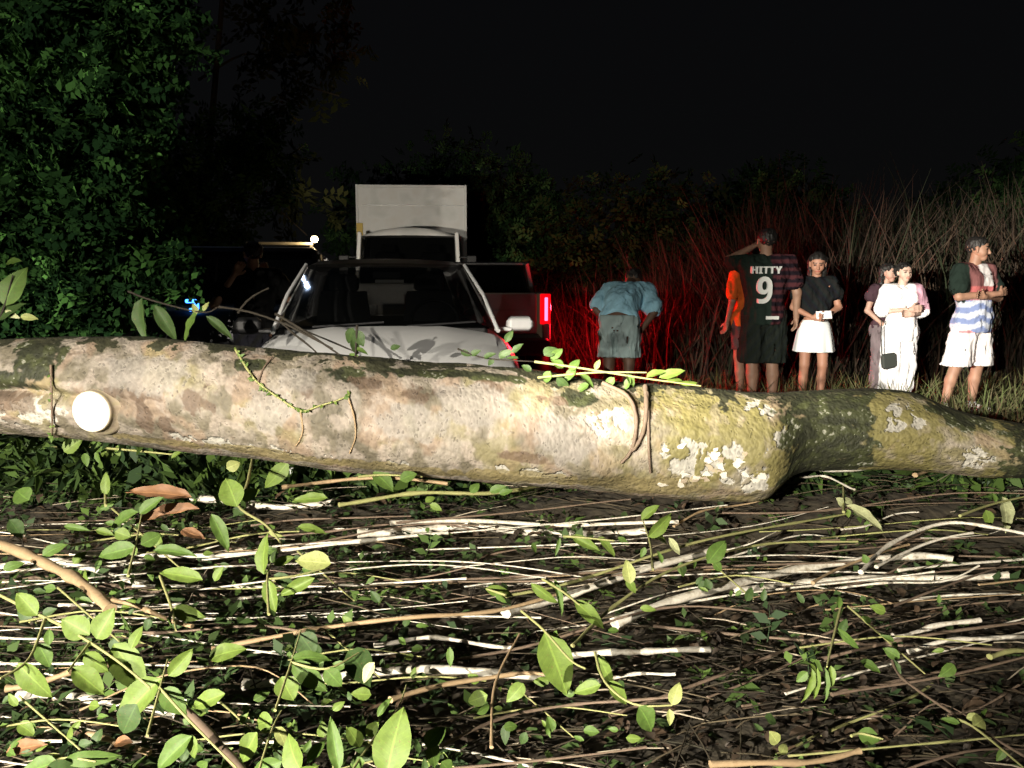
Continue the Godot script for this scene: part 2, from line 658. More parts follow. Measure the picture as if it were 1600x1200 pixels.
func bark_material() -> StandardMaterial3D:
	var W := 1800
	var H := 400
	var n1 := noise_bytes(W, H, 101, 0.006, 5)
	var n2 := noise_bytes(W, H, 102, 0.018, 5)
	var n3 := noise_bytes(W, H, 103, 0.05, 4)
	var n4 := noise_bytes(W, H, 104, 0.12, 3)
	var n5 := noise_bytes(W, H, 105, 0.012, 4)
	var n6 := noise_bytes(W, H, 106, 0.03, 5)
	var im := Image.create(W, H, true, Image.FORMAT_RGB8)
	var bump := Image.create(W, H, true, Image.FORMAT_L8)
	# spots of growth and painted shade: x, angle, half length, half width (degrees), kind 0 lichen, 1 moss and the shade band, 2 brown scar, 3 grey smooth
	var spots := [[1105, 100, 75, 26, 0], [1170, 118, 34, 16, 0], [850, 128, 45, 10, 0], [790, 122, 30, 8, 0], [1225, 70, 20, 14, 0], [1400, 62, 26, 26, 0], [1440, 60, 16, 18, 0], [1545, 105, 34, 26, 0], [1180, 40, 30, 14, 0], [950, 62, 34, 18, 0], [640, 128, 34, 7, 0], [460, 130, 60, 8, 0], [330, 126, 70, 9, 0], [40, 112, 60, 18, 0],
		[1305, 95, 76, 400, 1], [62, 40, 42, 48, 1], [395, 40, 30, 10, 1], [540, 40, 34, 12, 1], [700, 28, 130, 9, 1], [905, 42, 30, 12, 1], [1500, 30, 60, 30, 1], [1690, 95, 90, 400, 1], [0, 75, 60, 12, 1],  # first entry: shadow painted into the bark as a dark green ring
		[310, 82, 34, 15, 2], [655, 58, 34, 12, 2], [570, 48, 28, 9, 2], [255, 110, 18, 10, 2], [225, 104, 20, 20, 2], [10, 100, 30, 16, 2], [200, 84, 50, 7, 2], [760, 44, 30, 8, 2], [860, 48, 26, 7, 2], [480, 62, 14, 8, 2], [820, 108, 60, 6, 2],
		[420, 136, 130, 9, 4], [620, 137, 120, 10, 4], [820, 136, 120, 12, 4], [250, 138, 90, 7, 4], [1000, 132, 110, 18, 4], [740, 62, 70, 24, 3], [880, 86, 50, 30, 3], [470, 52, 34, 16, 3], [420, 84, 40, 26, 3], [650, 84, 60, 22, 3], [230, 60, 70, 26, 3]]
	for s in spots:
		s[0] = 800.0 + (s[0] - 800.0) * (1.0 - 0.066 * sin(deg_to_rad(minf(s[1], 180.0))))
	for x in W:
		var px := lerpf(-330.0, 1720.0, float(x) / W)
		var near := []
		for s in spots:
			if absf(px - s[0]) < s[2] * 1.7:
				near.append(s)
		var east := smoothstep(850.0, 1080.0, px)
		for y in H:
			var i := y * W + x
			var a := n1[i] / 255.0
			var b := n2[i] / 255.0
			var c := n3[i] / 255.0
			var d := n4[i] / 255.0
			var e := n5[i] / 255.0
			var f := n6[i] / 255.0
			var deg := 360.0 * y / H
			var col := Color(0.25, 0.215, 0.15).lerp(Color(0.46, 0.40, 0.325), smoothstep(0.36, 0.62, b * 0.6 + f * 0.4))
			col = col.lerp(Color(0.42, 0.30, 0.21), smoothstep(0.5, 0.68, e) * 0.7)
			col = col.lerp(Color(0.33, 0.29, 0.095), clampf(east * smoothstep(0.32, 0.62, 1.0 - a) + smoothstep(0.60, 0.72, a) * 0.4, 0.0, 0.9))
			col = col.lerp(Color(0.55, 0.46, 0.38), smoothstep(0.56, 0.68, f) * 0.6 * (1.0 - east * 0.5))
			var wob := (c - 0.5) * 1.0 + (f - 0.5) * 1.9 + (d - 0.5) * 0.5
			var hgt := 0.5 + (c - 0.5) * 0.3 + (d - 0.5) * 0.35
			for s in near:
				var q := 1.0 - pow((px - s[0]) / s[2], 2.0) - pow((deg - s[1]) / s[3], 2.0)
				if s[4] == 0:
					if q * 0.65 + wob * 0.95 > 0.42:
						col = Color(0.74, 0.70, 0.60) * (0.9 + 0.25 * (d - 0.5)); hgt += 0.25
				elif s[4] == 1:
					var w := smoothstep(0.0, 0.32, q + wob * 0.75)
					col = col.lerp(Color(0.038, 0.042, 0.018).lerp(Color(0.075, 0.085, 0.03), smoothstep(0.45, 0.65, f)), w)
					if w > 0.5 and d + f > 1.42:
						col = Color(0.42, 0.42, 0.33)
				elif s[4] == 4:
					col = col.lerp(Color(0.31, 0.25, 0.11), 0.85 * smoothstep(0.0, 0.3, q + wob * 0.7))
				elif s[4] == 2:
					col = col.lerp(Color(0.17, 0.11, 0.07), 0.8 * smoothstep(0.1, 0.4, q * 0.7 + wob * 0.8))
				else:
					col = col.lerp(Color(0.42, 0.38, 0.33), 0.75 * smoothstep(0.1, 0.5, q + wob * 0.5))
			# fine dark flecks
			if d > 0.70 and c > 0.56:
				col *= 0.55; hgt -= 0.2
			# a mossy top edge, in ragged tufts
			var edge := deg if deg < 180.0 else 360.0 - deg
			if edge + (b - 0.5) * 60.0 + (c - 0.5) * 30.0 < 21.0:
				col = Color(0.06, 0.06, 0.028) * (0.7 + c * 0.6)
			var vv := (0.49 + 0.36 * d) * (0.80 + 0.32 * smoothstep(0.25, 0.75, a))
			im.set_pixel(x, y, Color(clampf(col.r * vv, 0, 1), clampf(col.g * vv, 0, 1), clampf(col.b * vv, 0, 1)).linear_to_srgb())
			bump.set_pixel(x, y, Color(hgt, hgt, hgt))
	im.generate_mipmaps()
	# grid() runs u along the trunk and v round it
	var m := mat(Color(1, 1, 1), 0.72)
	m.albedo_texture = ImageTexture.create_from_image(im)
	m.heightmap_enabled = true
	m.heightmap_texture = ImageTexture.create_from_image(bump)
	m.heightmap_scale = 1.8
	M.bark_stub = textured(noise_tex(31, 0.04, [Color(0.30, 0.22, 0.14), Color(0.46, 0.38, 0.28), Color(0.40, 0.36, 0.16)], 128), 4.0)
	M.sawn = textured(noise_tex(32, 0.03, [Color(0.66, 0.58, 0.42), Color(0.80, 0.76, 0.64), Color(0.82, 0.80, 0.70)], 128), 3.0, 0.6)
	M.lichen = textured(noise_tex(33, 0.05, [Color(0.62, 0.56, 0.45), Color(0.78, 0.74, 0.64)], 128), 5.0)
	return m

func noise_bytes(w: int, h: int, sd: int, freq: float, oct: int) -> PackedByteArray:
	var f := FastNoiseLite.new()
	f.seed = sd
	f.frequency = freq
	f.fractal_octaves = oct
	return f.get_seamless_image(w, h).get_data()

# ---------------------------------------------------------------- vegetation behind the trunk
func many(called: String, mesh: Mesh, m: Material, xf: Array, cols: Array, parent: Node = null) -> MultiMeshInstance3D:
	var mm := MultiMesh.new()
	mm.transform_format = MultiMesh.TRANSFORM_3D
	mm.use_colors = true
	mm.mesh = mesh
	mm.instance_count = xf.size()
	for i in xf.size():
		mm.set_instance_transform(i, xf[i])
		mm.set_instance_color(i, cols[i])
	var o := MultiMeshInstance3D.new()
	o.multimesh = mm
	o.material_override = m
	if parent == null:
		o.name = numbered(called)
		add_child(o)
	else:
		o.name = called
		parent.add_child(o, true)
	return o

# a twig tip with a few small leaves, about 0.25 long
func leaf_spray(sd: int, count: int, size: float, slim: float) -> ArrayMesh:
	var r := RandomNumberGenerator.new()
	r.seed = sd
	var g := Geo.new()
	for k in count:
		var t := (k + 0.5) / count
		var s := 1.0 if k % 2 else -1.0
		var b := Vector3(0.02 * sin(t * 5.0), t * 0.22, 0.02 * cos(t * 4.0))
		var d := Vector3(s * r.randf_range(0.5, 1.0), r.randf_range(0.1, 0.8), r.randf_range(-0.5, 0.5)).normalized()
		var len := size * r.randf_range(0.7, 1.25)
		var w := d.cross(Vector3(r.randf_range(-0.4, 0.4), 0.2, 1)).normalized() * len * slim
		var up := w.cross(d).normalized()
		var mid := b + d * len * 0.45
		var q := [b, mid + w + up * len * 0.08, b + d * len - up * len * 0.15, mid - w + up * len * 0.08]
		var i0 := 0
		for p in q:
			i0 = g.add(p, up)
		i0 -= 3
		g.tri(i0, i0 + 1, i0 + 2); g.tri(i0, i0 + 2, i0 + 3)
	g.tube([Vector3.ZERO, Vector3(0.02, 0.11, 0.02), Vector3(0.0, 0.22, 0.0)], [0.004, 0.003, 0.0015], 3, false)
	return g.done()

func crown(parent: Node, lobes: Array, per: int, spray: ArrayMesh, dark: Color, light: Color, r: RandomNumberGenerator, size := 1.0):
	var xf := []
	var cols := []
	for l in lobes:
		var n := int(per * l[1] * l[1])
		for k in n:
			var d := Vector3(r.randfn(), r.randfn(), r.randfn()).normalized()
			var p: Vector3 = l[0] + d * l[1] * pow(r.randf(), 0.45) * Vector3(1, 0.9, 0.85)
			if r.randf() < 0.25:
				p = l[0] + d * l[1] * r.randf_range(0.9, 1.18)
			var y := (d + Vector3(r.randfn(), r.randfn() - 0.4, r.randfn()) * 0.8).normalized()
			var x := y.cross(Vector3(r.randfn(), r.randfn(), r.randfn())).normalized()
			var s := size * r.randf_range(0.75, 1.4)
			xf.append(Transform3D(Basis(x * s, y * s, x.cross(y) * s), p))
			var t := r.randf()
			cols.append(dark.lerp(light, t * t * t) * (2.0 if t > 0.985 else 1.0))
	var m := tinted(0.95)
	m.metallic_specular = 0.15
	m.backlight_enabled = true
	m.backlight = Color(0.3, 0.35, 0.2)
	m.cull_mode = BaseMaterial3D.CULL_DISABLED
	return tag(many("crown", spray, m, xf, cols, parent), "", "", "", "stuff")

func limb(parent: Node, called: String, pts: Array, r0: float, r1: float, m: Material):
	var p := smooth_path(pts, 4)
	var rr := []
	for i in p.size():
		rr.append(lerpf(r0, r1, pow(float(i) / (p.size() - 1), 0.8)))
	var g := Geo.new()
	g.tube(p, rr, 8)
	return obj(called, g.done(), m, parent)

func build_vegetation():
	var r := RandomNumberGenerator.new()
	r.seed = 21
	var s1 := leaf_spray(1, 9, 0.075, 0.30)
	var s2 := leaf_spray(2, 8, 0.12, 0.22)
	var s3 := leaf_spray(3, 9, 0.16, 0.35)
	# the leafy tree at the left
	var base := Vector3(-4.6, ground_height(-4.6, -6.4), -6.4)
	var t := thing("leafy_tree", "dense dark green small-leaved tree filling the upper left corner", "tree", base)
	limb(t, "trunk", [Vector3(0, -0.1, 0), Vector3(0.08, 0.8, 0), Vector3(-0.05, 1.9, 0.05), Vector3(0.1, 3.6, 0)], 0.13, 0.06, M.bark_dark)
	for k in 6:
		var h := 0.9 + k * 0.45
		limb(t, "limb", [Vector3(0, h, 0), Vector3(0.5 + 0.1 * k, h + 0.3, 0.3 * sin(k * 2.0)), Vector3(1.15 + 0.12 * sin(k * 3.0), h + 0.35, 0.5 * sin(k * 2.0))], 0.04, 0.012, M.bark_dark)
	var lobes := []
	for l in [[-40, -20, 5.8, 0.75], [110, 30, 5.7, 0.55], [200, 60, 5.9, 0.42], [40, 180, 5.5, 0.6], [140, 170, 5.7, 0.45], [190, 140, 5.9, 0.30], [-60, 290, 5.5, 0.65], [90, 300, 5.4, 0.45], [150, 330, 5.7, 0.36], [60, 420, 5.6, 0.42], [170, 410, 5.8, 0.40], [235, 420, 6.0, 0.24], [-80, 440, 5.6, 0.55], [130, 470, 6.0, 0.32], [20, 480, 6.0, 0.28], [-120, 120, 5.9, 0.8], [60, -110, 6.2, 0.8], [250, 20, 6.1, 0.22]]:
		lobes.append([at(l[0], l[1], l[2]) - base, l[3]])
	crown(t, lobes, 1500, s1, Color(0.012, 0.036, 0.012), Color(0.075, 0.19, 0.045), r, 0.8)
	# a thin straggling tree behind, its leaves high above the vehicles
	base = Vector3(-5.3, 0, -15.3)
	t = thing("slender_tree", "thin straggling tree with sparse leaves above the vehicles", "tree", base)
	limb(t, "trunk", [Vector3(-0.4, -0.1, 0), Vector3(-0.3, 2.2, 0), Vector3(0.0, 4.6, 0), Vector3(0.4, 7.6, 0)], 0.09, 0.04, M.bark_dark)
	for b in [[[240, 368], [330, 315], [410, 285]], [[335, 235], [390, 285], [480, 368]], [[310, 125], [380, 85], [430, 95]], [[385, 290], [440, 250], [480, 225]], [[410, 100], [470, 130], [530, 150]]]:
		var pts := []
		for q in b:
			pts.append(at(q[0], q[1], 15.0) - base)
		limb(t, "limb", pts, 0.028, 0.012, M.bark_dark)
	lobes = []
	for l in [[480, 40, 0.42], [470, 110, 0.34], [400, 60, 0.28], [530, 90, 0.28], [430, 160, 0.25], [380, 230, 0.3], [440, 250, 0.3], [320, 330, 0.35], [480, 330, 0.25], [330, 420, 0.35], [420, 330, 0.2]]:
		lobes.append([at(l[0], l[1], 15.0) - base, l[2] * 1.8])
	crown(t, lobes, 80, s2, Color(0.05, 0.055, 0.018), Color(0.14, 0.14, 0.05), r, 1.4)
	# trees beyond, hardly lit
	var far := [[-5.5, -13, 1.9, 3.4, "dark bushy tree behind the dark van"], [-1.0, -17.5, 2.3, 3.2, "dark round tree rising behind the box truck"], [1.9, -14.5, 1.7, 2.5, "dark broad tree between the box truck and the reeds"], [5.2, -16.5, 2.0, 2.6, "dark tree behind the reeds over the woman in the skirt"], [9.0, -15.0, 2.0, 2.7, "dark tree behind the reeds at the far right"]]
	for f in far:
		t = thing("roadside_tree", f[4], "tree", Vector3(f[0], 0, f[1]), 0.0, "trees beyond the reeds")
		limb(t, "trunk", [Vector3(0, -0.1, 0), Vector3(0.1, 1.2, 0), Vector3(0, f[3], 0)], 0.16, 0.06, M.bark_dark)
		lobes = [[Vector3(0, f[3] * 0.75, 0), f[2] * 0.75]]
		for k in 5:
			lobes.append([Vector3(r.randf_range(-1, 1) * f[2] * 0.8, f[3] * r.randf_range(0.35, 1.0), r.randf_range(-0.7, 0.7)), f[2] * r.randf_range(0.35, 0.55)])
		crown(t, lobes, 420, s2, Color(0.012, 0.03, 0.010), Color(0.05, 0.10, 0.03), r, 0.85)
	# tall reeds behind the people: blades and stalks too many to count
	var blade := Geo.new()
	var rows := []
	for i in 7:
		var k := i / 6.0
		var w := 0.0095 * sin(PI * (0.12 + 0.88 * k)) + 0.0015
		rows.append(PackedVector3Array([Vector3(-w, k, 0.28 * k * k * k), Vector3(0, k, 0.28 * k * k * k + w * 0.5), Vector3(w, k, 0.28 * k * k * k)]))
	blade.grid(rows)
	var bm := blade.done()
	var xf := []
	var cols := []
	for k in 21000:
		var x := r.randf_range(-1.5, 9.5)
		var z := -9.9 - 3.4 * pow(r.randf(), 0.8) - (0.9 if x < 1.0 else 0.0) + 0.10 * maxf(0.0, x - 4.0)
		var fn := 0.5 + 0.5 * sin(x * 1.3 + 0.7) * cos(x * 0.6)
		var h := lerpf(0.5, 2.3 + 0.4 * fn, pow(r.randf(), 0.7)) * (1.12 if z < -11.5 else 1.0) * (0.45 + 0.55 * smoothstep(0.6, 4.6, x)) * smoothstep(-2.2, 0.6, x + 0.6) * (0.82 + 0.3 * r.randf() * r.randf() + 0.16 * sin(x * 5.3 + z * 2.0))
		var lean := Vector3(r.randfn() * 0.28, 1.0, r.randfn() * 0.18).normalized()
		var a := r.randf() * TAU
		var sx := Vector3(cos(a), 0, sin(a))
		sx = (sx - lean * sx.dot(lean)).normalized()
		xf.append(Transform3D(Basis(sx * r.randf_range(0.5, 1.3), lean * maxf(h, 0.25), sx.cross(lean) * h * r.randf_range(0.4, 1.2)), Vector3(x, 0.0, z)))
		cols.append(Color(0.05, 0.034, 0.02).lerp(Color(0.08, 0.05, 0.03), r.randf()) * r.randf_range(0.2, 1.1) if r.randf() < 0.75 else Color(0.015, 0.024, 0.007))
	var m := tinted(0.8)
	m.backlight_enabled = true
	m.backlight = Color(0.25, 0.22, 0.15)
	m.cull_mode = BaseMaterial3D.CULL_DISABLED
	tag(many("tall_reeds", bm, m, xf, cols), "tall dry reeds and grass standing behind the people", "reeds", "", "stuff")
	# leafy undergrowth below and behind the trunk
	xf = []
	cols = []
	for k in 4600:
		var x := r.randf_range(-3.4, 2.6)
		var z := -4.35 - r.randf() * 0.45
		var top := 0.50 - 0.09 * (x + 3.0)
		var y := ground_height(x, z) + r.randf() * maxf(top, 0.1)
		var d := Vector3(r.randfn(), 0.4 + r.randfn() * 0.6, 0.4 + r.randfn()).normalized()
		var sx := d.cross(Vector3(r.randfn(), r.randfn(), r.randfn())).normalized()
		xf.append(Transform3D(Basis(sx, d, sx.cross(d)) * r.randf_range(0.6, 1.1), Vector3(x, y, z)))
		cols.append(Color(0.02, 0.045, 0.012).lerp(Color(0.10, 0.17, 0.03), pow(r.randf(), 2.0)))
	var um := tinted(0.6)
	um.cull_mode = BaseMaterial3D.CULL_DISABLED
	tag(many("undergrowth", s2, um, xf, cols), "dark leafy undergrowth crushed beneath the trunk", "undergrowth", "", "stuff")
	# low weeds between the trunk and the people
	xf = []
	cols = []
	for k in 7000:
		var x := r.randf_range(-0.2, 7.0)
		var z := r.randf_range(-9.8, -4.9)
		if x < 0.4 and z < -4.9 + 0.0 and z > -10.0 and x < -0.0:
			continue
		var h := r.randf_range(0.06, 0.38)
		var lean := Vector3(r.randfn() * 0.5, 1.0, r.randfn() * 0.5).normalized()
		var a := r.randf() * TAU
		var sx := Vector3(cos(a), 0, sin(a))
		sx = (sx - lean * sx.dot(lean)).normalized()
		xf.append(Transform3D(Basis(sx * 0.6, lean * h, sx.cross(lean) * h), Vector3(x, ground_height(x, z) - 0.01, z)))
		cols.append(Color(0.09, 0.07, 0.035).lerp(Color(0.08, 0.11, 0.03), r.randf()))
	tag(many("low_weeds", bm, m, xf, cols), "low grass and weeds on the verge behind the trunk", "grass", "", "stuff")

# ---------------------------------------------------------------- vehicles
func part(t: Node, called: String, m: Material, boxes: Array) -> MeshInstance3D:
	var g := Geo.new()
	for b in boxes:
		var x := Transform3D(Basis.from_euler(b[3]) if b.size() > 3 else Basis(), b[0])
		g.box(x, b[1], b[2] if b.size() > 2 else 0.01)
	return obj(called, g.done(), m, t)

func pane(t: Node, called: String, m: Material, a: Vector3, b: Vector3, c: Vector3, d: Vector3, bulge := Vector3.ZERO, n := 8, thick := 0.0) -> MeshInstance3D:
	var g := Geo.new()
	for side in (2 if thick > 0.0 else 1):
		var rows := []
		for i in n + 1:
			var row := PackedVector3Array()
			for j in n + 1:
				var u := float(j) / n
				var v := float(i) / n
				var p := a.lerp(b, u).lerp(d.lerp(c, u), v)
				p += bulge * (1.0 - pow(2.0 * u - 1.0, 2.0)) * (0.55 + 0.45 * (1.0 - pow(2.0 * v - 1.0, 2.0)))
				if side == 1:
					p -= bulge.normalized() * thick
				row.append(p)
			rows.append(row)
		g.grid(rows)
	return obj(called, g.done(), m, t)

func wheel(t: Node, x: Vector3, rad: float, width: float):
	var w := Node3D.new()
	w.name = "wheel"
	t.add_child(w, true)
	var s := signf(x.x)
	var xf := Transform3D(Basis(Vector3(0, 1, 0), Vector3(s, 0, 0), Vector3(0, 0, 1)), x)
	var g := Geo.new()
	g.lathe(xf, [[rad * 0.6, -width], [rad * 0.93, -width], [rad, -width * 0.75], [rad, -width * 0.2], [rad * 0.94, 0.0], [rad * 0.66, 0.01], [rad * 0.6, -0.02]], 28)
	obj("tyre", g.done(), M.rubber, w)
	g = Geo.new()
	g.lathe(xf, [[0.001, -0.015], [rad * 0.2, -0.015], [rad * 0.25, -0.04], [rad * 0.5, -0.035], [rad * 0.62, -0.005], [rad * 0.61, -0.05]], 28)
	obj("rim", g.done(), M.rim, w)

func ring_of(z: float, w: float, sill: float, belt: float, top: float) -> PackedVector3Array:
	var half := [[0.90, sill], [0.97, sill + 0.06], [1.0, lerpf(sill, belt, 0.45)], [0.995, lerpf(sill, belt, 0.75)], [0.965, belt - 0.035], [0.90, belt], [0.72, lerpf(belt, top, 0.55)], [0.45, lerpf(belt, top, 0.9)], [0.2, top]]
	var out := PackedVector3Array()
	for p in half:
		out.append(Vector3(-p[0] * w, p[1], z))
	for k in half.size():
		var p = half[half.size() - 1 - k]
		out.append(Vector3(p[0] * w, p[1], z))
	return out

# a small hatchback, its front towards +z, the foot of its windscreen at z = 0
func make_car(paint: Material, label: String, where: Vector3, turn: float) -> Node3D:
	var t := thing("parked_car", label, "car", where, turn)
	var g := Geo.new()
	var rows := []
	for s in [[1.02, 0.52, 0.26, 0.50, 0.52], [1.01, 0.66, 0.22, 0.60, 0.62], [0.98, 0.72, 0.21, 0.67, 0.70], [0.92, 0.76, 0.2, 0.72, 0.75], [0.8, 0.79, 0.2, 0.765, 0.80], [0.5, 0.81, 0.2, 0.83, 0.882], [0.2, 0.82, 0.2, 0.878, 0.943], [0.02, 0.82, 0.2, 0.90, 0.968], [-0.12, 0.82, 0.2, 0.91, 0.94], [-0.6, 0.83, 0.2, 0.92, 0.93], [-1.6, 0.83, 0.2, 0.93, 0.94], [-2.3, 0.81, 0.22, 0.93, 0.95], [-2.62, 0.77, 0.26, 0.9, 0.93], [-2.72, 0.70, 0.32, 0.84, 0.86]]:
		rows.append(ring_of(s[0], s[1], s[2], s[3], s[4]))
	g.grid(rows)
	g.fan(rows[0], Vector3.BACK)
	g.fan(rows[-1], Vector3.FORWARD)
	obj("body", g.done(), paint, t)
	# the bonnet: a panel proud of the body with a pressed crease
	g = Geo.new()
	rows = []
	for i in 13:
		var k := i / 12.0
		var z := lerpf(0.06, 0.90, k)
		var row := PackedVector3Array()
		for j in 17:
			var a := (j - 8) / 8.0
			var w := lerpf(0.69, 0.62, k * k)
			var y := lerpf(0.972, 0.765, pow(k, 1.3)) - 0.058 * pow(absf(a), 2.6) + 0.012
			y += 0.010 * exp(-pow((absf(a) - 0.55) / 0.08, 2.0))
			row.append(Vector3(a * w, y, z - 0.10 * k * a * a))
		rows.append(row)
	g.grid(rows)
	obj("bonnet", g.done(), paint, t)
	# glasshouse
	var fb := Vector3(0.70, 0.965, 0.0)
	var ft := Vector3(0.555, 1.395, -0.72)
	var rt := Vector3(0.53, 1.37, -1.95)
	var rb := Vector3(0.66, 0.955, -2.50)
	var mx := Vector3(-1, 1, 1)
	pane(t, "windscreen", M.glass, fb * mx, fb, ft, ft * mx, Vector3(0, 0.02, 0.06), 10)
	pane(t, "rear_window", M.glass, rb * mx, rb, rt, rt * mx, Vector3(0, 0.02, -0.05), 8)
	g = Geo.new()
	rows = []
	for i in 11:
		var k := i / 10.0
		var row := PackedVector3Array()
		for j in 13:
			var a := (j - 6) / 6.0
			var e := ft.lerp(rt, k)
			row.append(Vector3(a * (e.x + 0.025), e.y + 0.012 + 0.05 * (1.0 - pow(absf(a), 2.4)) * (0.55 + 0.45 * sin(PI * clampf(k, 0.05, 0.95))) - (0.03 if absf(a) > 0.99 else 0.0), e.z + 0.05 * (1.0 - a * a) * (1.0 if k < 0.5 else -1.0) * (1.0 - 2.0 * minf(k, 1.0 - k))))
		rows.append(row)
	g.grid(rows)
	obj("roof", g.done(), paint, t)
	for s in [-1.0, 1.0]:
		var f := Vector3(s, 1, 1)
		for p in [["front_pillar", fb + Vector3(0.03, -0.02, 0.02), ft + Vector3(0.02, 0, 0), 0.015], ["door_pillar", Vector3(0.755, 0.93, -1.15), Vector3(0.57, 1.39, -1.25), 0.03], ["rear_pillar", rb + Vector3(0.04, -0.02, 0), rt + Vector3(0.02, 0, 0), 0.06]]:
			g = Geo.new()
			var a: Vector3 = p[1] * f
			var b: Vector3 = p[2] * f
			g.tube([a, a.lerp(b, 0.5) + Vector3(s * 0.02, 0.01, 0), b], [p[3], p[3] * 0.95, p[3] * 0.9], 8)
			obj(p[0], g.done(), paint, t)
		pane(t, "side_window", M.glass, Vector3(0.745, 0.945, -0.06) * f, Vector3(0.75, 0.945, -1.12) * f, Vector3(0.575, 1.385, -1.2) * f, Vector3(0.565, 1.385, -0.74) * f, Vector3(0.015 * s, 0, 0), 5)
		pane(t, "side_window", M.glass, Vector3(0.75, 0.945, -1.2) * f, Vector3(0.70, 0.945, -2.4) * f, Vector3(0.55, 1.365, -1.95) * f, Vector3(0.575, 1.385, -1.27) * f, Vector3(0.015 * s, 0, 0), 5)
		var mi := part(t, "wing_mirror", paint if s > 0.0 else M.black, [[Vector3(s * 0.90, 0.985, -0.12), Vector3(0.19, 0.105, 0.09), 0.035], [Vector3(s * 0.78, 0.95, -0.1), Vector3(0.12, 0.03, 0.05), 0.01]])
		part(mi, "mirror_glass", M.rim, [[Vector3(s * 0.90, 0.985, -0.169), Vector3(0.15, 0.08, 0.006), 0.002]])
		var hl := pane(t, "headlight", M.lens, Vector3(s * 0.42, 0.62, 1.02), Vector3(s * 0.70, 0.66, 0.90), Vector3(s * 0.72, 0.78, 0.83), Vector3(s * 0.40, 0.72, 0.98), Vector3(0, 0.01, 0.05), 6)
		part(hl, "reflector", M.rim, [[Vector3(s * 0.56, 0.69, 0.93), Vector3(0.2, 0.09, 0.04), 0.015, Vector3(0, s * 0.4, 0)]])
		for z in [0.5, -1.95]:
			wheel(t, Vector3(s * 0.84, 0.29, z), 0.29, 0.19)
		pane(t, "seat", M.seat, Vector3(s * 0.34 - 0.22, 0.93, -1.2), Vector3(s * 0.34 + 0.22, 0.93, -1.2), Vector3(s * 0.34 + 0.18, 1.2, -1.32), Vector3(s * 0.34 - 0.18, 1.2, -1.32), Vector3(0, 0, 0.07), 6)
		part(t, "headrest", M.seat, [[Vector3(s * 0.34, 1.26, -1.33), Vector3(0.24, 0.15, 0.09), 0.035]])
	part(t, "dashboard", M.black, [[Vector3(0, 0.935, -0.22), Vector3(1.34, 0.09, 0.34), 0.03], [Vector3(0, 0.955, -1.3), Vector3(1.38, 0.012, 2.3), 0.004]])
	g = Geo.new()
	var wh := []
	for k in 21:
		var a := TAU * k / 20.0
		wh.append(Vector3(0.34 + 0.17 * cos(a), 0.99 + 0.15 * sin(a), -0.5 - 0.07 * sin(a)))
	var wr := []
	wr.resize(21)
	wr.fill(0.014)
	g.tube(wh, wr, 6, false)
	obj("steering_wheel", g.done(), M.black, t)
	part(t, "grille", M.black, [[Vector3(0, 0.60, 1.012), Vector3(0.7, 0.09, 0.03), 0.01], [Vector3(0, 0.36, 1.03), Vector3(0.95, 0.12, 0.03), 0.01]])
	part(t, "number_plate", M.paper, [[Vector3(0, 0.48, 1.045), Vector3(0.4, 0.12, 0.012), 0.003]])
	for s in [-0.25, 0.35]:
		part(t, "wiper", M.black, [[Vector3(s, 0.995, 0.035), Vector3(0.46, 0.014, 0.014), 0.004, Vector3(0.3, 0.06, 0.06)]])
	part(t, "rear_view_mirror", M.black, [[Vector3(0.0, 1.32, -0.66), Vector3(0.2, 0.055, 0.02), 0.008]])
	return t

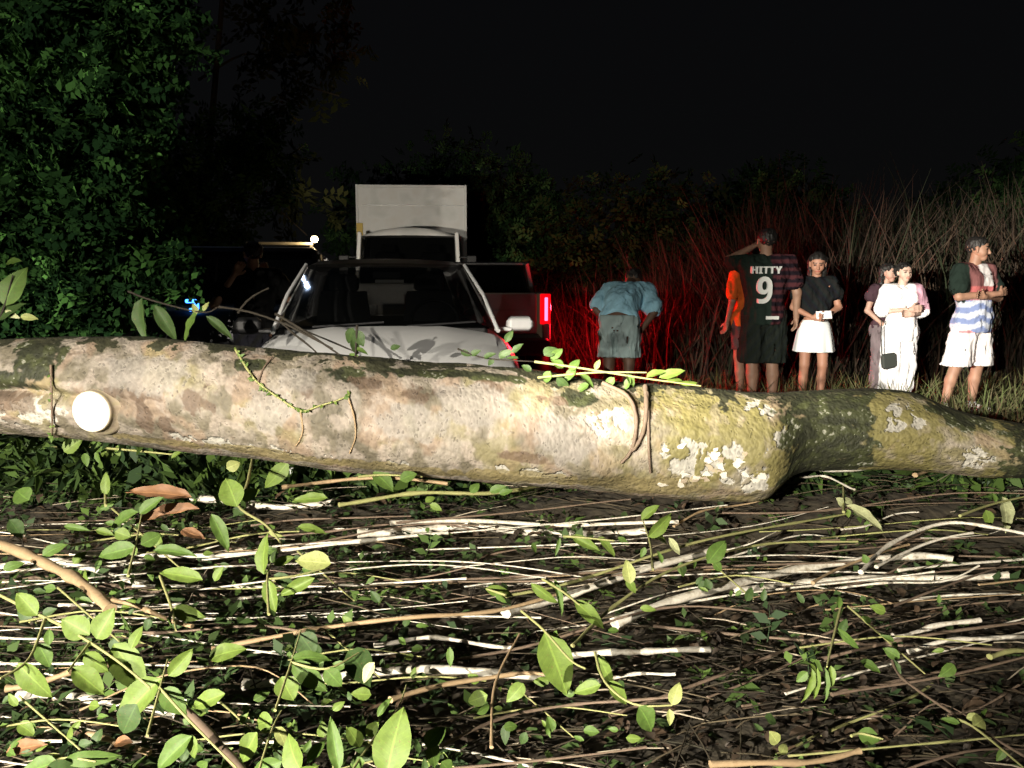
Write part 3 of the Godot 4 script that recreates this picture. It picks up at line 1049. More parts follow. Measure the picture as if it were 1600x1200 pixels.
# a box truck, front towards +z at z = 0
func make_truck(label: String, where: Vector3, turn: float) -> Node3D:
	var t := thing("box_truck", label, "truck", where, turn)
	var cab := part(t, "cab", M.truck_white, [[Vector3(0, 0.86, -0.75), Vector3(1.66, 0.84, 1.5), 0.06]])
	for s in [-1.0, 1.0]:
		part(cab, "front_pillar", M.truck_white, [[Vector3(s * 0.785, 1.66, -0.22), Vector3(0.07, 0.86, 0.09), 0.02, Vector3(-0.22, 0, s * 0.04)]])
		part(cab, "rear_pillar", M.truck_white, [[Vector3(s * 0.78, 1.66, -1.42), Vector3(0.08, 0.86, 0.14), 0.02]])
		pane(cab, "side_window", M.glass, Vector3(s * 0.80, 1.29, -0.2), Vector3(s * 0.80, 1.29, -1.3), Vector3(s * 0.76, 2.0, -1.3), Vector3(s * 0.76, 2.0, -0.45), Vector3(s * 0.01, 0, 0), 4)
		part(t, "wing_mirror", M.black, [[Vector3(s * 1.0, 1.55, -0.1), Vector3(0.16, 0.32, 0.06), 0.02], [Vector3(s * 0.88, 1.68, -0.14), Vector3(0.16, 0.02, 0.02), 0.005]])
		for z in [-0.55, -3.2]:
			wheel(t, Vector3(s * 0.84, 0.36, z), 0.36, 0.22)
		part(t, "seat", M.seat, [[Vector3(s * 0.38, 1.5, -1.15), Vector3(0.44, 0.6, 0.12), 0.05], [Vector3(s * 0.38, 1.86, -1.17), Vector3(0.24, 0.14, 0.08), 0.03]])
	# roof with an arched front edge
	var g := Geo.new()
	var rows := []
	for i in 7:
		var k := i / 6.0
		var row := PackedVector3Array()
		for j in 15:
			var a := (j - 7) / 7.0
			row.append(Vector3(a * 0.80, 2.05 + 0.15 * (1.0 - pow(absf(a), 2.2)) - 0.05 * pow(1.0 - k, 3.0), lerpf(-0.36, -1.5, k)))
		rows.append(row)
	var lip := PackedVector3Array()
	for p in rows[0]:
		lip.append(Vector3(p.x * 0.985, 2.0 + (p.y - 2.05) * 0.25, -0.33))
	rows.push_front(lip)
	g.grid(rows)
	obj("cab_roof", g.done(), M.truck_white, t)
	pane(t, "windscreen", M.glass, Vector3(-0.76, 1.27, -0.05), Vector3(0.76, 1.27, -0.05), Vector3(0.73, 2.02, -0.34), Vector3(-0.73, 2.02, -0.34), Vector3(0, 0.02, 0.07), 8)
	part(t, "cab_back", M.black, [[Vector3(0, 1.66, -1.5), Vector3(1.5, 0.8, 0.03), 0.01]])
	part(t, "dashboard", M.black, [[Vector3(0, 1.27, -0.3), Vector3(1.5, 0.09, 0.4), 0.03]])
	var bx := part(t, "cargo_box", M.truck_white, [[Vector3(0, 1.90, -3.1), Vector3(1.90, 2.12, 3.0), 0.012]])
	# edge rails of the box
	for s in [-1.0, 1.0]:
		part(bx, "corner_post", M.truck_white, [[Vector3(s * 0.935, 1.90, -1.592), Vector3(0.045, 2.14, 0.03), 0.008]])
	part(bx, "top_rail", M.truck_white, [[Vector3(0, 2.942, -1.592), Vector3(1.82, 0.05, 0.03), 0.008]])
	part(bx, "seam_strip", M.rim, [[Vector3(0.05, 2.62, -1.596), Vector3(1.80, 0.012, 0.012), 0.004]])
	part(t, "yellow_marker_board", M.yellow, [[Vector3(-0.895, 2.08, -1.565), Vector3(0.11, 0.46, 0.012), 0.004]])
	part(t, "chassis", M.black, [[Vector3(0, 0.6, -2.6), Vector3(0.9, 0.2, 3.8), 0.02], [Vector3(0, 0.79, -3.1), Vector3(1.7, 0.1, 2.8), 0.02]])
	part(t, "bumper", M.black, [[Vector3(0, 0.5, 0.02), Vector3(1.66, 0.2, 0.12), 0.03]])
	part(t, "grille", M.black, [[Vector3(0, 0.86, 0.004), Vector3(0.8, 0.2, 0.02), 0.005]])
	return t

func build_vehicles():
	# the white car in front
	var p := at(607, 600, 5.5)
	var turn := atan2(EYE.x - p.x, EYE.z - p.z)
	var t := make_car(M.white_paint, "white hatchback facing the viewer with its bonnet against the fallen trunk", Vector3(p.x, 0.0, p.z), turn)
	part(t, "windscreen_sticker", M.paper, [[Vector3(0.02, 1.275, -0.46), Vector3(0.2, 0.035, 0.004), 0.001, Vector3(-0.95, 0, 0)]])
	var bl := part(t, "side_or_fill_lamp", glow(Color(0.35, 0.6, 1.0), 2.0), [[Vector3(-0.735, 0.815, 0.72), Vector3(0.02, 0.06, 0.03), 0.006]])
	# the box truck behind
	p = at(640, 600, 13.2)
	t = make_truck("white box truck standing behind the white car", Vector3(p.x, 0.0, p.z), atan2(-p.x, -p.z) * 0.6)
	part(t, "marker_light", glow(Color(1.0, 0.75, 0.25), 4.0), [[Vector3(-0.80, 1.60, -1.5), Vector3(0.07, 0.06, 0.03), 0.01]])
	for s in [-1.0, 1.0]:
		var b := part(t, "headlight_bezel", M.rim, [[Vector3(s * 0.62, 0.86, -0.005), Vector3(0.28, 0.2, 0.05), 0.02]])
		part(b, "lens", M.lens, [[Vector3(s * 0.62, 0.86, 0.03), Vector3(0.24, 0.16, 0.02), 0.01]])
	# the truck behind the viewer whose headlamps light the place
	var lamp_at := Vector3(-3.5, 0, 2.6)
	var aim := Vector3(2.2, 0, -9.0)
	var fwd := (aim - lamp_at).normalized()
	t = make_truck("second box truck parked behind the viewer with its headlamps lit", lamp_at, atan2(fwd.x, fwd.z))
	t.scale = Vector3(1.62, 1.62, 1.62)
	var xf := Transform3D(Basis.from_euler(Vector3(0, atan2(fwd.x, fwd.z), 0)).scaled(Vector3(1.62, 1.62, 1.62)), lamp_at)
	for s in [-1.0, 1.0]:
		var c := Vector3(s * 0.62, 1.14, 0.03)
		var b := part(t, "headlight_bezel", M.rim, [[c - Vector3(0, 0, 0.02), Vector3(0.30, 0.24, 0.05), 0.02]])
		part(b, "headlight_lens", glow(Color(1, 0.96, 0.88), 3.0), [[c + Vector3(0, 0, 0.012), Vector3(0.24, 0.18, 0.02), 0.008]])
	# the dipped lamp: an added plate cuts the beam off below the heads
	part(t, "added_cutoff_plate", M.black, [[Vector3(-0.62, 1.168, 0.19), Vector3(0.66, 0.012, 0.36), 0.003, Vector3(0.275, 0, 0)]])
	head_or_fill_light(xf * Vector3(-0.62, 1.14, 0.09), Vector3(-0.4, 1.2, -6.0), 98.0, 28.5, 0.4, 0.02)
	# added fill lamp, weak and wide, lifts the tree, truck box and people
	part(t, "side_or_fill_lamp", glow(Color(1, 0.96, 0.88), 1.5), [[Vector3(0.0, 1.20, 0.02), Vector3(0.2, 0.06, 0.03), 0.01]])
	head_or_fill_light(xf * Vector3(0.0, 1.20, 0.08), Vector3(-1.0, 1.9, -7.0), 42.0, 42.0, 0.5, 0.05)
	head_or_fill_light(xf * Vector3(0.62, 1.14, 0.09), Vector3(4.7, 1.08, -8.7), 470.0, 8.0, 1.0, 0.05)
	# the pickup, its tail towards the viewer
	p = at(747, 600, 9.4)
	t = thing("pickup", "silver pickup seen from behind with a glowing red tail lamp", "pickup", Vector3(p.x, 0, p.z), 0.03)
	var tg := part(t, "tailgate", M.silver_paint, [[Vector3(0, 0.93, 0.0), Vector3(1.32, 0.46, 0.05), 0.02]])
	part(tg, "tailgate_handle", M.black, [[Vector3(0, 1.06, 0.03), Vector3(0.22, 0.06, 0.02), 0.006]])
	part(tg, "pressed_panel", M.silver_paint, [[Vector3(0, 0.86, 0.026), Vector3(1.1, 0.22, 0.012), 0.005]])
	part(t, "rear_bumper", M.black, [[Vector3(0, 0.56, 0.04), Vector3(1.62, 0.2, 0.16), 0.04]])
	part(t, "bed_floor", M.black, [[Vector3(0, 0.62, -0.7), Vector3(1.5, 0.06, 1.5), 0.01]])
	part(t, "number_plate", M.paper, [[Vector3(0, 0.60, 0.125), Vector3(0.4, 0.12, 0.01), 0.003]])
	for s in [-1.0, 1.0]:
		part(t, "bed_side", M.silver_paint, [[Vector3(s * 0.77, 0.88, -0.72), Vector3(0.09, 0.54, 1.5), 0.03]])
		part(t, "cab_door", M.dark_paint, [[Vector3(s * 0.78, 0.85, -2.1), Vector3(0.08, 0.6, 1.2), 0.03]])
		part(t, "front_wing", M.dark_paint, [[Vector3(s * 0.76, 0.8, -3.2), Vector3(0.1, 0.46, 1.0), 0.04]])
		for z in [-0.72, -3.15]:
			wheel(t, Vector3(s * 0.83, 0.33, z), 0.33, 0.2)
		part(t, "cab_pillar", M.dark_paint, [[Vector3(s * 0.66, 1.33, -1.52), Vector3(0.07, 0.44, 0.09), 0.02, Vector3(0.25, 0, s * 0.2)]])
		part(t, "cab_pillar", M.dark_paint, [[Vector3(s * 0.66, 1.33, -2.75), Vector3(0.07, 0.5, 0.07), 0.02, Vector3(-0.7, 0, s * 0.2)]])
		part(t, "tail_lamp", glow(Color(1.0, 0.02, 0.07), 1.1) if s > 0 else mat(lin(0.3, 0.01, 0.015), 0.3), [[Vector3(s * 0.755, 0.98, 0.022), Vector3(0.12, 0.34, 0.018), 0.03]])
		if s > 0:
			part(t, "lamp_tube", glow(Color(1.0, 0.5, 0.72), 2.2), [[Vector3(s * 0.765, 0.98, 0.031), Vector3(0.035, 0.26, 0.012), 0.009]])
	part(t, "cab_roof", M.dark_paint, [[Vector3(0, 1.52, -2.1), Vector3(1.24, 0.05, 1.05), 0.025]])
	part(t, "bonnet", M.dark_paint, [[Vector3(0, 0.98, -3.2), Vector3(1.46, 0.08, 1.0), 0.03]])
	part(t, "front_panel", M.dark_paint, [[Vector3(0, 0.75, -3.72), Vector3(1.5, 0.5, 0.08), 0.03]])
	part(t, "cab_floor", M.black, [[Vector3(0, 0.55, -2.1), Vector3(1.46, 0.1, 1.2), 0.02], [Vector3(0, 0.86, -1.5), Vector3(1.46, 0.5, 0.05), 0.02]])
	pane(t, "rear_window", M.glass, Vector3(-0.64, 1.1, -1.47), Vector3(0.64, 1.1, -1.47), Vector3(0.58, 1.5, -1.6), Vector3(-0.58, 1.5, -1.6), Vector3(0, 0, 0.02), 5)
	pane(t, "windscreen", M.glass, Vector3(-0.68, 1.1, -2.95), Vector3(0.68, 1.1, -2.95), Vector3(0.58, 1.5, -2.6), Vector3(-0.58, 1.5, -2.6), Vector3(0, 0, -0.03), 5)
	part(t, "added_red_marker", glow(Color(1.0, 0.03, 0.08), 1.5), [[Vector3(0.822, 1.0, -0.16), Vector3(0.014, 0.16, 0.05), 0.004]])  # added glowing strip, a seat for the light that reddens the reeds
	lamp_light(Vector3(p.x + 0.875, 1.0, p.z - 0.19), Color(1.0, 0.09, 0.14), 5.6, 0.04)
	# the dark van at the left, half hidden by leaves
	p = at(380, 600, 8.4)
	t = thing("dark_van", "dark van behind the leaves with a lit white lamp on its roof bar", "van", Vector3(p.x, 0, p.z), 0.18)
	part(t, "body", M.dark_paint, [[Vector3(0, 0.7, -1.5), Vector3(1.7, 0.7, 3.6), 0.1], [Vector3(0, 0.85, 0.3), Vector3(1.6, 0.4, 0.5), 0.1]])
	part(t, "roof", M.dark_paint, [[Vector3(0, 1.62, -1.9), Vector3(1.45, 0.06, 2.7), 0.03]])
	for s in [-1.0, 1.0]:
		for q in [[Vector3(s * 0.74, 1.32, -0.42), Vector3(0.06, 0.68, 0.07), 0.02, Vector3(-0.45, 0, s * 0.12)], [Vector3(s * 0.76, 1.32, -1.6), Vector3(0.06, 0.6, 0.1), 0.02, Vector3(0, 0, s * 0.12)], [Vector3(s * 0.76, 1.32, -3.1), Vector3(0.08, 0.6, 0.2), 0.02, Vector3(0, 0, s * 0.12)]]:
			part(t, "pillar", M.dark_paint, [q])
		pane(t, "side_window", M.glass, Vector3(s * 0.81, 1.05, -0.4), Vector3(s * 0.81, 1.05, -3.0), Vector3(s * 0.73, 1.58, -3.0), Vector3(s * 0.73, 1.58, -0.65), Vector3(s * 0.01, 0, 0), 4)
		for z in [0.05, -2.8]:
			wheel(t, Vector3(s * 0.86, 0.33, z), 0.33, 0.2)
	pane(t, "windscreen", M.glass, Vector3(-0.76, 1.05, -0.15), Vector3(0.76, 1.05, -0.15), Vector3(0.70, 1.6, -0.62), Vector3(-0.70, 1.6, -0.62), Vector3(0, 0.02, 0.05), 6)
	var rb := part(t, "roof_bar", mat(lin(0.30, 0.28, 0.24), 0.5, 0.5), [[Vector3(0.32, 1.70, -0.9), Vector3(0.72, 0.035, 0.04), 0.01]])
	for s in [-0.02, 0.66]:
		part(rb, "bar_foot", M.black, [[Vector3(s, 1.67, -0.9), Vector3(0.04, 0.06, 0.05), 0.01]])
	var g := Geo.new()
	var lx := Transform3D(Basis(), Vector3(0.70, 1.745, -0.82))
	g.lathe(lx, [[0.001, -0.035], [0.025, -0.03], [0.04, -0.005], [0.04, 0.01], [0.025, 0.033], [0.001, 0.037]], 16)
	obj("work_lamp", g.done(), glow(Color(1.0, 0.88, 0.66), 22.0), t)
	var bm := part(t, "marker_lamp", glow(Color(0.25, 0.55, 1.0), 5.0), [[Vector3(-0.36, 1.10, 0.56), Vector3(0.10, 0.035, 0.02), 0.008], [Vector3(-0.31, 1.055, 0.56), Vector3(0.04, 0.07, 0.02), 0.008], [Vector3(-0.35, 1.02, 0.56), Vector3(0.06, 0.03, 0.02), 0.008]])
	lamp_light(t.transform * Vector3(0.70, 1.746, -0.82), Color(1.0, 0.86, 0.62), 0.6, 0.03)
	head_or_fill_light(t.transform * Vector3(0.70, 1.78, -0.90), Vector3(-1.55, 2.55, -14.6), 8.0, 26.0, 0.5, 0.03)  # extra beam added at the work lamp to brighten the box truck

# ---------------------------------------------------------------- people
# joints of a standing figure 1.75 tall, facing +z; l is the +x side
func joints() -> Dictionary:
	return {"pe": Vector3(0, 0.95, 0), "be": Vector3(0, 1.10, 0.005), "ch": Vector3(0, 1.31, -0.005), "nk": Vector3(0, 1.47, -0.01), "hd": Vector3(0, 1.635, 0.02),
		"sl": Vector3(0.18, 1.42, -0.01), "sr": Vector3(-0.18, 1.42, -0.01), "el": Vector3(0.235, 1.14, -0.03), "er": Vector3(-0.235, 1.14, -0.03), "wl": Vector3(0.25, 0.90, 0.04), "wr": Vector3(-0.25, 0.90, 0.04),
		"hl": Vector3(0.09, 0.92, 0), "hr": Vector3(-0.09, 0.92, 0), "kl": Vector3(0.10, 0.50, 0.02), "kr": Vector3(-0.10, 0.50, 0.02), "al": Vector3(0.10, 0.085, -0.03), "ar": Vector3(-0.10, 0.085, -0.03), "tl": Vector3(0.125, 0.03, 0.15), "tr": Vector3(-0.125, 0.03, 0.15)}

func bounds(J: Dictionary, keys: Array, m: float) -> Array:
	var lo := Vector3(9, 9, 9)
	var hi := -lo
	for k in keys:
		lo = lo.min(J[k]); hi = hi.max(J[k])
	return [lo - Vector3(m, m, m), hi + Vector3(m, m, m)]

func add_hand(g: Geo, wrist: Vector3, dir: Vector3, across: Vector3, curl: float, col: Callable):
	dir = dir.normalized()
	across = (across - dir * across.dot(dir)).normalized()
	var palm := across.cross(dir).normalized()
	var f := Field.new(wrist - Vector3(0.2, 0.2, 0.2), wrist + Vector3(0.2, 0.2, 0.2), 0.0065)
	var m := wrist + dir * 0.075
	f.cap(wrist, wrist + dir * 0.02, 0.026, 0.027, 0.01)
	f.cap(wrist + dir * 0.03 + across * 0.018, m + across * 0.026, 0.016, 0.013, 0.014)
	f.cap(wrist + dir * 0.03 - across * 0.018, m - across * 0.026, 0.016, 0.013, 0.014)
	f.cap(wrist + dir * 0.03, m, 0.017, 0.014, 0.014)
	for k in 4:
		var o := across * (0.030 - 0.020 * k)
		var L: float = [0.068, 0.078, 0.073, 0.056][k]
		var a := m + o
		var b := a + (dir * cos(curl * 0.6) + palm * sin(curl * 0.6)) * L * 0.5
		var c := b + (dir * cos(curl * 1.7) + palm * sin(curl * 1.7)) * L * 0.5
		f.cap(a, b, 0.0105, 0.0095, 0.004)
		f.cap(b, c, 0.0095, 0.008, 0.004)
	var ta := wrist + dir * 0.03 + across * 0.026
	var tb := ta + (dir * 0.6 + across * 0.75 + palm * 0.3).normalized() * 0.036
	f.cap(ta, tb, 0.014, 0.011, 0.008)
	f.cap(tb, tb + (dir * 0.9 + across * 0.1 + palm * 0.5).normalized() * 0.03, 0.011, 0.009, 0.005)
	f.mesh(g, col)

# spec: pose (joint overrides), bend, look (direction of the face), skin, clothes [..], hair
func person(label: String, where: Vector3, turn: float, tall: float, spec: Dictionary) -> Node3D:
	var t := thing("person", label, "person", where, turn, "people standing behind the fallen trunk")
	var J := joints()
	for k in spec.get("pose", {}):
		J[k] = spec.pose[k]
	var bend: float = spec.get("bend", 0.0)
	if bend != 0.0:
		for k in ["be", "ch", "nk", "hd", "sl", "sr", "el", "er", "wl", "wr"]:
			if spec.get("keep", []).has(k):
				continue
			J[k] = J.pe + (J[k] - J.pe).rotated(Vector3.RIGHT, bend * (0.6 if k == "be" else 1.0))
	var sc := tall / 1.75
	for k in J:
		J[k] *= sc
	var fat: float = spec.get("build", 1.0) * sc
	var slim: float = spec.get("chest", 1.0)
	var skin: Color = spec.get("skin", Color(0.24, 0.13, 0.08))
	var plain := func(p: Vector3) -> Color: return skin * (0.94 + 0.12 * sin(p.x * 61.0 + p.y * 47.0) * sin(p.z * 53.0))
	var g := Geo.new()
	var bb := bounds(J, J.keys(), 0.16 * sc)
	var f := Field.new(bb[0], bb[1], 0.0145)
	var shoulder: Vector3 = (J.sl - J.sr).normalized()
	torso(f, J, fat, slim, shoulder, 0.0)
	f.cap(J.nk, J.hd, 0.056 * fat, 0.05 * fat, 0.03)
	for s in ["l", "r"]:
		f.cap(J["s" + s], J["e" + s], 0.052 * fat, 0.040 * fat, 0.025)
		f.cap(J["e" + s], J["w" + s], 0.041 * fat, 0.027 * fat, 0.015)
		f.cap(J["h" + s], J["k" + s], 0.088 * fat, 0.058 * fat, 0.03)
		f.cap(J["k" + s], J["k" + s].lerp(J["a" + s], 0.4) - Vector3(0, 0, 0.012), 0.056 * fat, 0.054 * fat, 0.02)
		f.cap(J["k" + s].lerp(J["a" + s], 0.4) - Vector3(0, 0, 0.012), J["a" + s], 0.054 * fat, 0.036 * fat, 0.02)
		f.cap(J["a" + s] - Vector3(0, 0.03, 0.03), J["t" + s], 0.04 * fat, 0.03 * fat, 0.02)
	f.mesh(g, plain)
	# head
	var fw: Vector3 = spec.get("look", Vector3(0, 0, 1)).normalized()
	var rt := Vector3.UP.cross(fw).normalized()
	var up := fw.cross(rt)
	var H := Basis(rt, up, fw)
	var hc: Vector3 = J.hd
	var hs: float = sc * spec.get("head", 1.0)
	var to := func(a: Vector3) -> Vector3: return hc + H * (a * hs)
	f = Field.new(hc - Vector3(0.18, 0.2, 0.18) * hs, hc + Vector3(0.18, 0.18, 0.18) * hs, 0.0075)
	f.cap(to.call(Vector3(0, 0.035, -0.03)), to.call(Vector3(0, 0.03, 0.015)), 0.078 * hs, 0.076 * hs, 0.02)
	f.cap(to.call(Vector3(0, -0.03, 0.025)), to.call(Vector3(0, -0.075, 0.055)), 0.062 * hs, 0.036 * hs, 0.03)
	f.cap(to.call(Vector3(0.03, -0.03, 0.05)), to.call(Vector3(-0.03, -0.03, 0.05)), 0.036 * hs, 0.036 * hs, 0.02)
	f.cap(to.call(Vector3(0, 0.012, 0.088)), to.call(Vector3(0, -0.028, 0.106)), 0.009 * hs, 0.015 * hs, 0.012)
	f.cap(to.call(Vector3(0.04, 0.028, 0.078)), to.call(Vector3(-0.04, 0.028, 0.078)), 0.011 * hs, 0.011 * hs, 0.012)
	f.cap(to.call(Vector3(0.018, -0.06, 0.082)), to.call(Vector3(-0.018, -0.06, 0.082)), 0.010 * hs, 0.010 * hs, 0.008)
	for s in [-1.0, 1.0]:
		f.cap(to.call(Vector3(s * 0.080, 0.015, 0.0)), to.call(Vector3(s * 0.080, -0.025, 0.005)), 0.016 * hs, 0.011 * hs, 0.008)
	var face := func(p: Vector3) -> Color:
		var q: Vector3 = (H.transposed() * (p - hc)) / hs
		if q.z > 0.055:
			if absf(absf(q.x) - 0.032) < 0.013 and absf(q.y - 0.008) < 0.007: return Color(0.02, 0.015, 0.012)
			if absf(absf(q.x) - 0.032) < 0.022 and absf(q.y - 0.032) < 0.006: return Color(0.03, 0.02, 0.015)
			if absf(q.x) < 0.026 and absf(q.y + 0.060) < 0.008: return skin * Color(0.85, 0.5, 0.5)
		return skin
	f.mesh(g, face)
	for s in ["l", "r"]:
		if spec.get("no_hand_" + s, false):
			continue
		var hd: Array = spec.get("hand_" + s, [J["w" + s] - J["e" + s], Vector3(0, 0, 1), 0.45])
		add_hand(g, J["w" + s], hd[0], hd[1], hd[2], plain)
	obj("body", g.done(true), M.skin, t)
	# hair
	g = Geo.new()
	f = Field.new(hc - Vector3(0.2, 0.55, 0.22) * hs, hc + Vector3(0.2, 0.22, 0.2) * hs, 0.011)
	var long: float = spec.get("hair", 0.0)
	f.cap(to.call(Vector3(0, 0.042, -0.034)), to.call(Vector3(0, 0.042, 0.008)), 0.086 * hs, 0.082 * hs, 0.02)
	f.cut(H * Vector3(0, -0.72, 0.69), (H * Vector3(0, -0.72, 0.69)).dot(to.call(Vector3(0, 0.045, 0.052))))
	if long > 0.0:
		for s in [-1.0, 0.0, 1.0]:
			f.cap(to.call(Vector3(s * 0.062, 0.03, -0.05)), to.call(Vector3(s * 0.075, -long, -0.055 + 0.02 * absf(s))), 0.045 * hs, 0.028 * hs, 0.03)
	f.ruffle(3, Vector3(40, 14, 40), 0.016)
	f.mesh(g)
	obj("hair", g.done(), M.hair, t)
	for c in spec.get("clothes", []):
		garment(t, J, c, fat, slim, shoulder, sc)
	return t

func torso(f: Field, J: Dictionary, fat: float, slim: float, sh: Vector3, more: float):
	f.cap(J.hl * 0.9 + J.hr * 0.1, J.hr * 0.9 + J.hl * 0.1, 0.105 * fat + more, 0.105 * fat + more, 0.04)
	f.cap(J.pe, J.be, 0.118 * fat + more, 0.112 * fat * slim + more, 0.04)
	f.cap(J.be + sh * 0.04, J.ch + sh * 0.07 * slim, 0.095 * fat * slim + more, 0.108 * fat * slim + more, 0.05)
	f.cap(J.be - sh * 0.04, J.ch - sh * 0.07 * slim, 0.095 * fat * slim + more, 0.108 * fat * slim + more, 0.05)
	f.cap(J.ch + sh * 0.07, J.sl * 0.85 + J.ch * 0.15, 0.095 * fat * slim + more, 0.06 * fat + more, 0.05)
	f.cap(J.ch - sh * 0.07, J.sr * 0.85 + J.ch * 0.15, 0.095 * fat * slim + more, 0.06 * fat + more, 0.05)
	f.cap(J.sl * 0.8 + J.nk * 0.2, J.sr * 0.8 + J.nk * 0.2, 0.052 * fat + more, 0.052 * fat + more, 0.04)

func garment(t: Node, J: Dictionary, c: Dictionary, fat: float, slim: float, sh: Vector3, sc: float):
	var g := Geo.new()
	var ease: float = c.get("ease", 0.014)
	var col: Color = c.get("color", Color(0.5, 0.5, 0.5))
	var paint: Callable = c.get("paint", func(p: Vector3) -> Color: return col * (0.93 + 0.1 * sin(p.x * 40.0 + p.y * 31.0)))
	var kind: String = c.kind
	var f: Field
	if kind == "top":
		var bb := bounds(J, ["hl", "hr", "pe", "nk", "sl", "sr", "el", "er", "ch", "wl", "wr"], 0.2 * sc)
		f = Field.new(bb[0], bb[1], 0.0145)
		torso(f, J, fat, slim, sh, ease)
		if c.get("flare", 0.0) > 0.0:
			f.cap(J.pe + Vector3(0.03, 0, 0), J.hl * 0.5 + J.hr * 0.5 + Vector3(0, -0.06, 0), 0.13 * fat + c.flare, 0.14 * fat + c.flare, 0.05)
		for s in ["l", "r"]:
			var k: float = c.get("sleeve", 0.6)
			if k > 0.0:
				var a: Vector3 = J["s" + s]
				var b: Vector3 = a.lerp(J["e" + s], minf(k, 1.0))
				f.cap(a, b, 0.056 * fat + ease, 0.052 * fat + ease * 1.5, 0.025)
				if k > 1.0:
					f.cap(b, J["e" + s].lerp(J["w" + s], k - 1.0), 0.050 * fat + ease, 0.042 * fat + ease, 0.02)
		# folds
		for k in c.get("folds", 5):
			var a: float = 0.4 + k * 1.1
			var q: Vector3 = J.be + Vector3(sin(a) * 0.13, -0.04, cos(a) * 0.11) * sc
			f.cap(q, q + (J.ch - J.be) * 0.7 + Vector3(0.05 * sin(a * 3.0), 0, 0), 0.014, 0.008, 0.03)
		f.ruffle(t.get_index(), Vector3(11, 5, 11), 0.024)
		# hem and neck
		var axis: Vector3 = (J.ch - J.pe).normalized()
		f.cut(-axis, -axis.dot(J.pe + axis * c.get("hem", -0.06) * sc))
		var nd: Vector3 = (J.hd - J.nk).normalized()
		f.cut(nd, nd.dot(J.nk + nd * (0.035 * sc)))
	elif kind == "legs":
		var bb := bounds(J, ["hl", "hr", "kl", "kr", "al", "ar", "pe"], 0.2 * sc)
		f = Field.new(bb[0], bb[1], 0.0145)
		f.cap(J.hl * 0.9 + J.hr * 0.1, J.hr * 0.9 + J.hl * 0.1, 0.105 * fat + ease, 0.105 * fat + ease, 0.04)
		f.cap(J.pe, J.be, 0.118 * fat + ease, 0.105 * fat + ease, 0.04)
		var k: float = c.get("length", 2.0)
		var wide: float = c.get("wide", 0.0)
		for s in ["l", "r"]:
			f.cap(J["h" + s], J["h" + s].lerp(J["k" + s], minf(k, 1.0)), 0.090 * fat + ease, 0.062 * fat + ease + wide, 0.03)
			if k > 1.0:
				f.cap(J["k" + s], J["k" + s].lerp(J["a" + s], k - 1.0), 0.062 * fat + ease + wide * 0.7, 0.048 * fat + ease + wide, 0.02)
		f.ruffle(t.get_index() + 7, Vector3(12, 4, 12), 0.030)
		f.cut(Vector3.UP, J.pe.y + c.get("waist", 0.03) * sc)
		if k <= 1.2:
			f.cut(Vector3.DOWN, -(lerpf(J.hl.y, J.kl.y, k) + 0.0))
	elif kind == "shoes":
		for s in ["l", "r"]:
			f = Field.new(J["a" + s] - Vector3(0.16, 0.12, 0.16), J["t" + s] + Vector3(0.16, 0.16, 0.16), 0.011)
			f.cap(J["a" + s] - Vector3(0, 0.035, 0.03), J["t" + s], 0.046 * fat, 0.036 * fat, 0.02)
			f.cap(J["a" + s] - Vector3(0, 0.03, 0.02), J["a" + s], 0.044 * fat, 0.043 * fat, 0.02)
			f.cut(Vector3.DOWN, 0.0)
			f.mesh(g, paint)
		obj(c.name, g.done(true), M.cloth, t)
		return
	elif kind == "skirt":
		var rows := []
		for i in 11:
			var k := i / 10.0
			var row := PackedVector3Array()
			for j in 48:
				var a := TAU * j / 48.0
				var w: float = lerpf(0.135, c.get("hem_width", 0.225), pow(k, 0.5)) * sc
				w *= 1.0 + 0.055 * k * sin(a * 9.0 + 0.6 * sin(a * 2.0))
				row.append(Vector3(sin(a) * w, lerpf(J.pe.y + 0.05, J.pe.y - c.get("drop", 0.30) * sc, k), cos(a) * w * 0.90 + J.pe.z))
			rows.append(row)
		g.tint = col
		g.grid(rows, true)
		g.fan(rows[0], Vector3.UP)
		obj(c.name, g.done(true), M.cloth, t)
		return
	f.mesh(g, paint)
	obj(c.name, g.done(true), M.cloth, t)

func text(t: Node, called: String, words: String, size: float, where: Vector3, turn: Vector3, m: Material, stretch := Vector3.ONE):
	var tm := TextMesh.new()
	var sf := SystemFont.new()
	sf.font_names = PackedStringArray(["Droid Sans"])
	sf.font_weight = 700
	tm.font = sf
	tm.text = words
	tm.font_size = 64
	tm.pixel_size = size / 64.0
	tm.depth = 0.06
	var o := obj(called, tm, m, t)
	o.position = where
	o.rotation = turn
	o.scale = stretch
	return o

